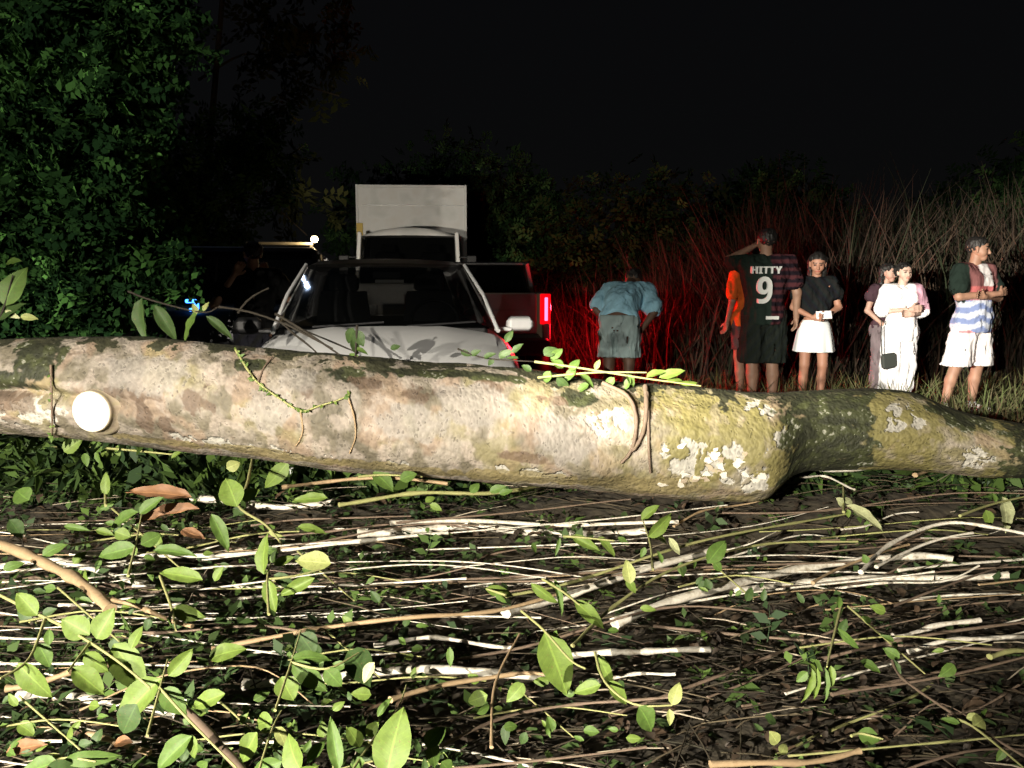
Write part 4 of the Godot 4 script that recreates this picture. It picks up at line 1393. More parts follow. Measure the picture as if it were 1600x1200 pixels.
func build_people():
	var brown := Color(0.23, 0.125, 0.075)
	var tan := Color(0.36, 0.21, 0.14)
	# man in the pale blue shirt, bent forward with his back turned
	var p := at(966, 600, 8.1)
	person("person in pale blue shirt bending forward with hanging arms", Vector3(p.x, 0, p.z), PI - 0.35, 1.72, {"bend": 0.98, "build": 1.0, "chest": 1.02, "skin": Color(0.10, 0.055, 0.035), "look": Vector3(-0.1, -0.95, 0.25),
		"pose": {"el": Vector3(0.28, 1.14, 0.04), "wl": Vector3(0.06, 1.0, 0.20), "er": Vector3(-0.30, 1.16, 0.08), "wr": Vector3(-0.16, 0.94, 0.20), "sl": Vector3(0.20, 1.42, 0), "sr": Vector3(-0.20, 1.42, 0)},
		"clothes": [{"kind": "top", "name": "shirt", "color": Color(0.30, 0.56, 0.70), "sleeve": 0.75, "ease": 0.03, "hem": -0.05, "folds": 7}, {"kind": "legs", "name": "shorts", "color": Color(0.24, 0.32, 0.32), "length": 0.85, "wide": 0.03, "ease": 0.02}, {"kind": "shoes", "name": "sandals", "color": Color(0.03, 0.03, 0.03)}]})
	# someone in orange, half behind the man in the jersey
	p = at(1166, 600, 9.1)
	person("person in orange shirt half hidden behind the striped jersey", Vector3(p.x, 0, p.z), PI + 0.3, 1.66, {"skin": tan * 0.8, "look": Vector3(0.4, 0, 1),
		"clothes": [{"kind": "top", "name": "shirt", "color": Color(0.62, 0.14, 0.03), "sleeve": 0.7, "ease": 0.025, "hem": -0.10, "flare": 0.02}, {"kind": "legs", "name": "shorts", "color": Color(0.10, 0.07, 0.07), "length": 0.8, "wide": 0.02}, {"kind": "shoes", "name": "sandals", "color": Color(0.05, 0.03, 0.03)}]})
	# the man in the striped jersey, back turned, one hand at his head
	p = at(1190, 600, 8.5)
	var jersey := func(q: Vector3) -> Color:
		if q.x < -0.02:
			return Color(0.06, 0.022, 0.026) if fposmod(q.y * 13.0, 1.0) < 0.5 else Color(0.012, 0.01, 0.012)
		return Color(0.012, 0.02, 0.016)
	var man := person("person in dark striped jersey with number 9, back turned, hand at head", Vector3(p.x, 0, p.z), PI, 1.80, {"build": 1.10, "chest": 1.14, "skin": tan * 0.75, "look": Vector3(0.2, 0.1, 1),
		"pose": {"sl": Vector3(0.205, 1.43, -0.01), "sr": Vector3(-0.205, 1.43, -0.01), "el": Vector3(0.33, 1.46, 0.12), "wl": Vector3(0.12, 1.58, 0.10), "er": Vector3(-0.30, 1.14, -0.05), "wr": Vector3(-0.31, 0.90, -0.02)}, "hand_l": [Vector3(-0.8, 0.5, 0), Vector3(0, 0.4, 1), 0.4],
		"clothes": [{"kind": "top", "name": "jersey", "paint": jersey, "sleeve": 0.62, "ease": 0.03, "hem": -0.12, "flare": 0.02}, {"kind": "legs", "name": "shorts", "color": Color(0.016, 0.02, 0.018), "length": 1.12, "wide": 0.045, "ease": 0.03}, {"kind": "shoes", "name": "shoes", "color": Color(0.04, 0.04, 0.04)}]})
	var pr := mat(lin(0.55, 0.57, 0.55), 0.8)
	text(man, "jersey_name", "HITTY", 0.095, Vector3(0.05, 1.395, -0.165), Vector3(0.10, PI, 0), pr, Vector3(1.15, 1, 1))
	text(man, "jersey_number", "9", 0.36, Vector3(0.06, 1.19, -0.168), Vector3(0.02, PI, 0), pr, Vector3(0.85, 1, 1))
	part(man, "jersey_patch", pr, [[Vector3(-0.03, 0.925, -0.178), Vector3(0.13, 0.035, 0.02), 0.004]])
	# the woman in the white skirt
	p = at(1269, 600, 8.5)
	var w := person("person in black top and short white skirt, hands joined at the waist", Vector3(p.x, 0, p.z), -0.1, 1.56, {"build": 0.94, "chest": 0.92, "skin": Color(0.34, 0.17, 0.11), "hair": 0.22, "look": Vector3(-0.2, -0.3, 1),
		"pose": {"el": Vector3(0.25, 1.15, 0.02), "wl": Vector3(0.07, 1.05, 0.17), "er": Vector3(-0.25, 1.15, 0.02), "wr": Vector3(-0.07, 1.04, 0.17), "sl": Vector3(0.165, 1.42, -0.01), "sr": Vector3(-0.165, 1.42, -0.01)}, "hand_l": [Vector3(-0.8, 0, 0.5), Vector3(0, 1, 0.2), 0.9], "hand_r": [Vector3(0.8, 0, 0.5), Vector3(0, 1, 0.2), 0.9],
		"clothes": [{"kind": "top", "name": "top", "color": Color(0.012, 0.013, 0.014), "sleeve": 0.45, "ease": 0.024, "hem": 0.09}, {"kind": "skirt", "name": "skirt", "color": Color(0.72, 0.76, 0.76)}, {"kind": "shoes", "name": "sandals", "color": Color(0.1, 0.06, 0.05)}]})
	var ph := part(self, "phone", mat(lin(0.75, 0.72, 0.72), 0.3), [[Vector3.ZERO, Vector3(0.15, 0.085, 0.012), 0.005]])
	ph.transform = w.transform * Transform3D(Basis.from_euler(Vector3(-0.4, 0, 0.05)), Vector3(0.03, 0.955, 0.215))
	tag(ph, "small pale phone held in both hands above the white skirt", "phone")
	# two girls side by side
	p = at(1377, 600, 9.1)
	person("person with long dark hair just behind the one dressed in white", Vector3(p.x, 0, p.z), 0.35, 1.47, {"build": 0.9, "chest": 0.9, "skin": Color(0.42, 0.26, 0.20), "hair": 0.24, "look": Vector3(0.3, -0.1, 1),
		"pose": {"er": Vector3(-0.27, 1.16, -0.02), "wr": Vector3(-0.20, 1.0, 0.16)},
		"clothes": [{"kind": "top", "name": "top", "color": Color(0.06, 0.035, 0.045), "sleeve": 0.3, "ease": 0.022, "hem": -0.02}, {"kind": "legs", "name": "trousers", "color": Color(0.16, 0.13, 0.14), "length": 1.9, "ease": 0.016}, {"kind": "shoes", "name": "shoes", "color": Color(0.5, 0.5, 0.5)}]})
	p = at(1402, 600, 8.75)
	w = person("person dressed all in white with folded arms and a dark bag", Vector3(p.x, 0, p.z), -0.05, 1.47, {"build": 1.0, "chest": 1.0, "skin": Color(0.50, 0.34, 0.27), "hair": 0.02, "look": Vector3(0.15, -0.05, 1),
		"pose": {"el": Vector3(0.25, 1.14, 0.0), "wl": Vector3(0.06, 1.13, 0.19), "er": Vector3(-0.24, 1.16, 0.02), "wr": Vector3(0.02, 1.19, 0.20), "kl": Vector3(0.07, 0.5, 0.02), "al": Vector3(0.06, 0.085, -0.03), "tl": Vector3(0.08, 0.03, 0.15)}, "hand_l": [Vector3(-1, 0.1, 0.1), Vector3(0, 1, 0), 0.5], "hand_r": [Vector3(1, 0.1, 0.1), Vector3(0, 1, 0), 0.5],
		"clothes": [{"kind": "top", "name": "blouse", "paint": func(q: Vector3) -> Color: return Color(0.52, 0.30, 0.38) if q.x > 0.115 and q.y > 1.0 else Color(0.78, 0.77, 0.78), "sleeve": 0.9, "ease": 0.024, "hem": -0.16, "flare": 0.02, "folds": 8}, {"kind": "legs", "name": "trousers", "color": Color(0.78, 0.78, 0.80), "length": 1.92, "wide": 0.03, "ease": 0.026}, {"kind": "shoes", "name": "shoes", "color": Color(0.6, 0.6, 0.6)}]})
	var bag := part(self, "shoulder_bag", mat(lin(0.03, 0.035, 0.03), 0.8), [[Vector3(0, 0, 0), Vector3(0.17, 0.16, 0.06), 0.025]])
	bag.transform = w.transform * Transform3D(Basis.from_euler(Vector3(0, 0.2, 0.15)), Vector3(-0.16, 0.47, 0.15))
	tag(bag, "small dark bag hanging before the white trousers", "bag")
	var bg := Geo.new()
	bg.tube([Vector3(-0.07, 0.07, 0), Vector3(-0.05, 0.25, -0.02), Vector3(0.0, 0.42, -0.06)], [0.006, 0.006, 0.006], 5)
	obj("strap", bg.done(), mat(lin(0.04, 0.04, 0.035), 0.8), bag)
	# the man with folded arms
	p = at(1512, 600, 8.2)
	var shirt := func(q: Vector3) -> Color:
		if absf(q.x) > 0.17 and q.y > 1.05: return Color(0.015, 0.022, 0.016)
		if q.y > 1.24:
			return Color(0.55, 0.52, 0.52) if absf(q.x - 0.03) < 0.055 else Color(0.16, 0.07, 0.07)
		if q.y > 1.10: return Color(0.34, 0.10, 0.10)
		return Color(0.16, 0.20, 0.36) if fposmod(q.y * 9.0 + 0.2 * sin(q.x * 30.0), 1.0) < 0.5 else Color(0.42, 0.45, 0.52)
	var m2 := person("person with folded arms in printed shirt and white shorts, looking right", Vector3(p.x, 0, p.z), 0.35, 1.70, {"build": 1.02, "skin": Color(0.30, 0.165, 0.11), "look": Vector3(0.55, -0.08, 0.8),
		"pose": {"el": Vector3(0.27, 1.16, 0.06), "wl": Vector3(-0.07, 1.17, 0.19), "er": Vector3(-0.26, 1.17, 0.06), "wr": Vector3(0.09, 1.20, 0.21), "kr": Vector3(-0.19, 0.50, 0.02), "ar": Vector3(-0.26, 0.085, -0.03), "tr": Vector3(-0.30, 0.03, 0.15)}, "hand_l": [Vector3(-1, 0.2, 0), Vector3(0, 1, 0), 0.5], "hand_r": [Vector3(1, 0.25, 0), Vector3(0, 1, 0), 0.5],
		"clothes": [{"kind": "top", "name": "shirt", "paint": shirt, "sleeve": 0.6, "ease": 0.030, "hem": -0.14, "flare": 0.028}, {"kind": "legs", "name": "shorts", "paint": func(q: Vector3) -> Color: return Color(0.50, 0.22, 0.24) if absf(q.y - 0.80) < 0.012 and q.z > 0.05 else Color(0.72, 0.68, 0.68), "length": 1.05, "wide": 0.05, "ease": 0.022, "waist": -0.08}, {"kind": "shoes", "name": "shoes", "color": Color(0.6, 0.6, 0.58)}]})
	part(m2, "sleeve_badge", mat(lin(0.35, 0.42, 0.10), 0.7), [[Vector3(-0.265, 1.27, 0.02), Vector3(0.012, 0.06, 0.05), 0.004]])
	# the dark figure left of the car with a raised bare arm
	p = at(402, 600, 7.4)
	person("person in dark clothes beside the white car raising one bare arm", Vector3(p.x, 0, p.z), PI + 0.3, 1.62, {"skin": Color(0.33, 0.17, 0.10), "look": Vector3(0.3, 0.1, 1),
		"pose": {"er": Vector3(-0.30, 1.22, 0.10), "wr": Vector3(-0.14, 1.44, 0.20), "el": Vector3(0.36, 1.16, -0.10), "wl": Vector3(0.17, 1.44, -0.14)}, "hand_r": [Vector3(0.4, 0.8, 0.1), Vector3(1, 0, 0.2), 0.6], "hand_l": [Vector3(-0.5, 0.8, 0.1), Vector3(-1, 0, 0.2), 0.6],
		"clothes": [{"kind": "top", "name": "shirt", "color": Color(0.005, 0.005, 0.005), "sleeve": 0.5, "ease": 0.034}, {"kind": "legs", "name": "trousers", "color": Color(0.015, 0.015, 0.018), "length": 1.95, "ease": 0.02}, {"kind": "shoes", "name": "shoes", "color": Color(0.02, 0.02, 0.02)}]})

# ---------------------------------------------------------------- brush in front of the trunk
func stick(label: String, group: String, pts: Array, r0: float, r1: float, m: Material, called := "dry_cane", flat := 1.0) -> MeshInstance3D:
	var p := smooth_path(pts, 6)
	var rr := []
	var seedling := rng.randf() * 10.0
	for i in p.size():
		var t := float(i) / (p.size() - 1)
		var node := 1.0 + (0.28 if i % 6 == 0 else 0.0) + 0.15 * sin(seedling + i * 1.7)
		rr.append(lerpf(r0, r1, t) * node)
		p[i] += Vector3(0, sin(seedling + t * 9.0), cos(seedling * 2.0 + t * 7.0)) * r0 * 0.4
	var g := Geo.new()
	g.tube(p, rr, 7, true, flat)
	var o := obj(called, g.done(), m)
	tag(o, label, "stick", group)
	return o

func build_brush():
	# the long stems one can follow in the photograph: picture path, height above the ground, thickness in picture points, tone, label
	var long := [
		[[[-60, 750], [120, 752], [375, 756]], 0.18, 9, 0, "straight pale cane under the left end of the trunk"],
		[[[300, 772], [400, 784], [520, 791]], 0.16, 12, 0, "short thick white cane below the mossy vine on the trunk"],
		[[[560, 838], [700, 826], [830, 826], [1010, 832]], 0.12, 15, 0, "thickest white cane lying level in the middle of the brush"],
		[[[610, 824], [760, 812], [900, 815], [1060, 822]], 0.17, 8, 0, "thin white cane just above the thickest one"],
		[[[110, 871], [330, 862], [560, 851], [700, 836]], 0.16, 7, 0, "long thin cane running from the left towards the middle"],
		[[[-40, 884], [90, 886], [230, 912]], 0.10, 9, 0, "pale cane at the left edge beside the tan branch"],
		[[[-40, 912], [60, 908], [200, 925], [340, 920]], 0.08, 8, 3, "dull cane below the tan branch at the left edge"],
		[[[790, 955], [870, 925], [960, 905], [1110, 868]], 0.12, 16, 0, "thick white cane rising to the right of centre"],
		[[[790, 925], [900, 900], [1080, 858], [1240, 815], [1325, 795]], 0.22, 6, 2, "yellowish branch ending in a small flower head below the trunk"],
		[[[895, 1000], [960, 945], [1060, 895], [1200, 850], [1340, 838]], 0.24, 6, 2, "green arching stem across the right of centre"],
		[[[960, 975], [1100, 935], [1260, 880], [1420, 868], [1490, 878]], 0.10, 17, 0, "broad white cane in the middle of the right side"],
		[[[1150, 925], [1260, 908], [1400, 898], [1575, 906]], 0.08, 13, 0, "white cane below the broad one at the right"],
		[[[1345, 885], [1390, 845], [1470, 822], [1540, 828], [1660, 848]], 0.26, 7, 0, "pale stem arching high at the right edge"],
		[[[1370, 880], [1440, 850], [1520, 838]], 0.22, 5, 0, "thin stem under the arching one"],
		[[[330, 1003], [480, 985], [640, 975], [770, 948], [880, 918]], 0.20, 8, 1, "long brown branch crossing the centre foreground"],
		[[[585, 1017], [680, 1003], [800, 1004]], 0.12, 8, 0, "pale cane just below the long brown branch"],
		[[[380, 1062], [560, 1058], [700, 1054], [860, 1046]], 0.14, 15, 0, "thick white cane in the centre foreground"],
		[[[610, 1108], [700, 1070], [800, 1046], [850, 1042]], 0.20, 9, 1, "tan branch leaning against the white cane in the foreground"],
		[[[768, 1160], [774, 1060], [812, 982]], 0.26, 5, 1, "thin upright twig in the centre foreground"],
		[[[690, 1170], [790, 1112], [900, 1091], [990, 1098], [1060, 1100]], 0.22, 6, 3, "purplish arched twig below the large bright leaf"],
		[[[30, 1093], [140, 1100], [275, 1112]], 0.12, 13, 0, "pale peeling cane at the lower left"],
		[[[-50, 832], [40, 872], [110, 908], [175, 960]], 0.26, 14, 1, "tan branch slanting down from the left edge"],
		[[[160, 940], [230, 955], [300, 973]], 0.22, 7, 1, "short stick beyond the end of the slanting tan branch"],
		[[[10, 1078], [110, 1063], [190, 1040]], 0.18, 10, 1, "brown stick among the leaves at the lower left"],
		[[[138, 1158], [235, 1178]], 0.14, 9, 1, "short cut brown stick in the lower left corner"],
		[[[268, 1085], [330, 1140], [400, 1215]], 0.24, 13, 3, "dark branch slanting out of the bottom edge at the left"],
		[[[1110, 1206], [1240, 1186], [1345, 1164]], 0.18, 11, 1, "tan branch at the bottom edge right of centre"],
		[[[910, 1060], [990, 1058], [1055, 1061]], 0.10, 6, 0, "short thin pale cane right of the large bright leaf"],
		[[[880, 1016], [960, 1019], [1010, 1022], [1110, 1026]], 0.10, 11, 0, "pale flat cane behind the large bright leaf"],
		[[[1395, 990], [1450, 983], [1530, 974]], 0.10, 9, 0, "short pale cane at the right below the white ones"],
		[[[1420, 1014], [1500, 1004], [1640, 1001]], 0.10, 8, 0, "short pale cane near the right edge"],
		[[[1395, 1025], [1410, 1055], [1470, 1105], [1600, 1195]], 0.20, 4, 3, "thin dark vine slanting down the lower right corner"],
		[[[1545, 1035], [1620, 1020]], 0.2, 8, 2, "yellow green stem at the right edge"],
		[[[1270, 905], [1330, 872], [1420, 848]], 0.20, 5, 1, "thin tan stem under the arch at the right"],
		[[[530, 792], [640, 778], [760, 768], [880, 745]], 0.30, 8, 2, "yellowish root curving up to the underside of the trunk"],
		[[[440, 760], [560, 752], [700, 757]], 0.30, 7, 1, "brown root pressed under the middle of the trunk"],
		[[[1240, 726], [1330, 728], [1440, 722]], 0.32, 7, 0, "white strip of bark under the dark band of the trunk"],
		[[[1250, 742], [1290, 740], [1335, 758]], 0.30, 4, 0, "thin crooked twig under the dark band of the trunk"],
		[[[1430, 742], [1470, 728], [1520, 733]], 0.33, 6, 1, "orange brown twig at the right end of the trunk"]]
	var n := 0
	for s in long:
		var pts := []
		for q in s[0]:
			pts.append(on_level(q[0], q[1], s[1]) + Vector3(0, 0.02 * sin(q[0] * 0.013), 0))
		var d: float = (pts[0] - EYE).length()
		stick(s[4], "stems lying in the brush", pts, s[2] * 0.5 * d / FOCAL, s[2] * 0.42 * d / FOCAL, M.cane[s[3]], "dry_cane" if s[3] == 0 else "branch", 0.8)
		n += 1
	# more canes of the same kind, raked together by the fall
	for k in 135:
		var x := rng.randf_range(-2.6, 2.9)
		var z := -rng.randf_range(1.75, 3.9)
		var px := 800.0 + x / -z * FOCAL
		if px < -150 or px > 1750:
			continue
		var ang := deg_to_rad(lerpf(-3, 16, smoothstep(-0.6, 0.9, x)) * (1.0 - 0.6 * smoothstep(1.0, 2.2, x)) + rng.randfn() * 10.0)
		var len := rng.randf_range(0.4, 1.5) if k % 5 else rng.randf_range(1.4, 2.4)
		var dir := Vector3(cos(ang), 0, -sin(ang))
		var h := ground_height(x, z) + rng.randf_range(0.02, 0.13) + (0.03 if z < -3.2 else 0.0)
		var c := Vector3(x, h, z)
		var bow := Vector3(0, rng.randf_range(0.0, 0.03), rng.randf_range(-0.05, 0.03))
		var tone: int = [0, 0, 1, 3, 2, 3][rng.randi() % 6]
		if z > -2.7 and x > -0.1 and rng.randf() < 0.8:
			tone = 3  # near right sticks mostly dark, painting in the unlit corner
		var r0 := rng.randf_range(0.0025, 0.0075) * (0.8 if k % 4 == 0 else 1.0)
		px = 800.0 + x / -z * FOCAL
		var zone: String = ["at the left", "left of the middle", "right of the middle", "at the right"][clampi(int(px / 400.0), 0, 3)]
		var row: String = "near the bottom edge" if z > -2.3 else ("halfway to the trunk" if z > -3.1 else "close under the trunk")
		stick(["pale dry cane", "tan stick", "greenish stem", "dark stick"][tone] + " in the litter " + zone + ", " + row, "canes and sticks strewn before the trunk", [c - dir * len * 0.5, c - dir * len * 0.2 + bow * 2.0 * rng.randf(), c + dir * len * 0.2 + bow * 2.0, c + dir * len * 0.5 + Vector3(0, rng.randf_range(-0.02, 0.08), 0)], r0, r0 * 0.7, M.cane[tone], ["dry_cane", "stick", "green_stem", "stick"][tone], 0.75)
	# fine twigs, straw and fallen leaves: too many to count
	var g := Geo.new()
	for k in 2400:
		var z := -rng.randf_range(1.5, 4.6)
		var x := rng.randf_range(-0.75, 0.75) * -z * 1.1
		var ang := rng.randfn() * 0.35 + 0.1 if rng.randf() < 0.75 else rng.randf() * PI
		var len := rng.randf_range(0.05, 0.35)
		var d := Vector3(cos(ang), rng.randfn() * 0.12, -sin(ang)) * len * 0.5
		var c := Vector3(x, ground_height(x, z) + rng.randf_range(0.0, 0.07) * (1.0 + rng.randf()), z)
		var t := rng.randf()
		g.tint = Color(0.030, 0.023, 0.013).lerp(Color(0.11, 0.085, 0.05), t * t * t) if rng.randf() < 0.94 else Color(0.42, 0.36, 0.26)
		g.tube([c - d, c + Vector3(0, 0.006, 0), c + d], [0.0022, 0.0026, 0.0014], 4, false)
	tag(obj("twig_litter", g.done(true), tinted(0.85)), "fine twigs and straw strewn over the ground before the trunk", "twigs", "", "stuff")
	var xf := []
	var cols := []
	for k in 4200:
		var z := -rng.randf_range(1.5, 4.7)
		var x := rng.randf_range(-0.75, 0.75) * -z * 1.1
		var b := Basis.from_euler(Vector3(-PI * 0.5 + rng.randfn() * 0.45, rng.randf() * TAU, rng.randfn() * 0.4))
		var s := rng.randf_range(0.025, 0.075)
		xf.append(Transform3D(b.scaled_local(Vector3(s * 0.5, s, s)), Vector3(x, ground_height(x, z) + rng.randf_range(0.005, 0.08), z)))
		var t := rng.randf()
		cols.append(Color(0.030, 0.021, 0.013).lerp(Color(0.09, 0.055, 0.03), t * t) if rng.randf() < 0.75 else Color(0.016, 0.032, 0.008).lerp(Color(0.05, 0.09, 0.02), t))
	var lm := tinted(0.7)
	lm.cull_mode = BaseMaterial3D.CULL_DISABLED
	tag(many("leaf_litter", leaf_mesh[1], lm, xf, cols), "dead and torn leaves covering the ground before the trunk", "leaves", "", "stuff")
	# torn green foliage lying low in the litter
	xf = []
	cols = []
	for k in 1500:
		var z := -rng.randf_range(1.5, 4.3)
		var x := rng.randf_range(-0.72, 0.72) * -z
		if rng.randf() > (0.95 if x < -0.2 else (0.5 if z < -3.2 else 0.22)):
			continue
		var d := Vector3(rng.randfn(), 0.35 + 0.3 * rng.randfn(), rng.randfn()).normalized()
		var sx := d.cross(Vector3(rng.randfn() * 0.5, 1, rng.randfn() * 0.5)).normalized()
		xf.append(Transform3D(Basis(sx, d, sx.cross(d)) * rng.randf_range(0.25, 0.6), Vector3(x, ground_height(x, z) + rng.randf_range(0.0, 0.09), z)))
		var t := rng.randf()
		cols.append(Color(0.02, 0.045, 0.012).lerp(Color(0.10, 0.17, 0.03), t * t))
	var gm := tinted(0.7)
	gm.cull_mode = BaseMaterial3D.CULL_DISABLED
	gm.backlight_enabled = true
	gm.backlight = Color(0.25, 0.3, 0.12)
	tag(many("torn_foliage", leaf_spray(9, 5, 0.11, 0.26), gm, xf, cols), "torn green leaves and sprays lying low among the sticks", "foliage", "", "stuff")
	# vines on the trunk
	vine("mossy green vine looped over the middle left of the trunk", [[372, 22], [392, 50], [408, 62], [440, 74], [472, 83], [500, 77], [530, 70], [548, 64]], 0.006, M.cane[2], 46)
	vine("thin brown tendril hanging on the trunk below the mossy vine", [[471, 83], [474, 100], [468, 112], [461, 119]], 0.005, M.cane[1], 0)
	vine("thin brown tendril hanging on the trunk right of the mossy vine", [[546, 66], [555, 84], [556, 102], [546, 120]], 0.005, M.cane[1], 0)
	vine("thin brown root line running up the trunk left of the mossy vine", [[405, 62], [416, 44], [428, 30]], 0.005, M.cane[3], 0)
	vine("black forked vine hanging down the right of the trunk", [[940, 22], [978, 38], [992, 60], [990, 82], [982, 95], [970, 104]], 0.011, M.cane[3], 0)
	vine("second dark vine beside the forked one", [[1006, 20], [1008, 50], [1004, 72], [994, 86], [986, 92]], 0.012, M.cane[3], 0)
	vine("straight thin vine right of the forked one", [[1009, 30], [1011, 60], [1013, 90], [1016, 112]], 0.008, M.cane[3], 0)
	vine("thin vertical vine across the left end of the trunk", [[82, 60], [80, 90], [78, 125], [75, 150]], 0.006, M.cane[3], 14)

func vine(label: String, path: Array, r: float, m: Material, leaves: int):
	var t := thing("vine", label, "vine", Vector3.ZERO, 0.0, "vines on the trunk")
	var pts := []
	for q in path:
		pts.append(on_trunk(q[0], q[1], r * 0.9 + 0.008))
	pts = smooth_path(pts, 5)
	var rr := []
	for i in pts.size():
		rr.append(r * (1.0 - 0.4 * i / pts.size()) * (1.0 + 0.15 * sin(i * 1.9)))
	var g := Geo.new()
	g.tube(pts, rr, 6)
	obj("stem", g.done(), m, t)
	for k in leaves:
		var p: Vector3 = pts[rng.randi() % pts.size()]
		var d := Vector3(rng.randfn(), rng.randfn(), 0.5 + rng.randf()).normalized() * rng.randf_range(0.012, 0.028)
		add_leaf(t, p, p + d, 0.013, Vector3(0.1, 0.3, 1), 1 if k % 3 else 0)

# ---------------------------------------------------------------- leafy sprigs
# stems and leaves by their place in the picture: stem path, height, leaves [base x, base y, tip x, tip y, width, tone]
func sprig(label: String, h: float, stems: Array, leaves: Array, depth := 0.0, thick := 4.0, called := "leafy_sprig"):
	var t := thing(called, label, "plant", Vector3.ZERO, 0.0, "leafy sprigs round the trunk")
	var spot := func(x: float, y: float) -> Vector3: return at(x, y, depth) if depth > 0.0 else on_level(x, y, h)
	for s in stems:
		var pts := []
		for q in s:
			pts.append(spot.call(q[0], q[1]))
		var d: float = (pts[0] - EYE).length()
		var p := smooth_path(pts, 5)
		var rr := []
		for i in p.size():
			rr.append(thick * 0.5 * d / FOCAL * lerpf(1.1, 0.55, float(i) / p.size()))
		var g := Geo.new()
		g.tube(p, rr, 6)
		obj("stem", g.done(), M.twig if called == "leafy_twig" else M.cane[2], t)
	for l in leaves:
		var b: Vector3 = spot.call(l[0], l[1])
		var d := b.distance_to(EYE)
		var sc := d / FOCAL
		var r3 := Vector3(rng.randfn() * 0.3, 0.55 + rng.randfn() * 0.25, 0.75)
		# the leaf keeps to its own plane: across and up the picture become across, up and towards the viewer
		var tip := b + Vector3((l[2] - l[0]) * sc, -(l[3] - l[1]) * sc, rng.randfn() * 0.012)
		if depth == 0.0 and absf(l[3] - l[1]) > 4.0:
			tip.z += (l[3] - l[1]) * sc * 0.35
		add_leaf(t, b, tip, l[4] * 1.12 * sc, r3, l[5])
	return t

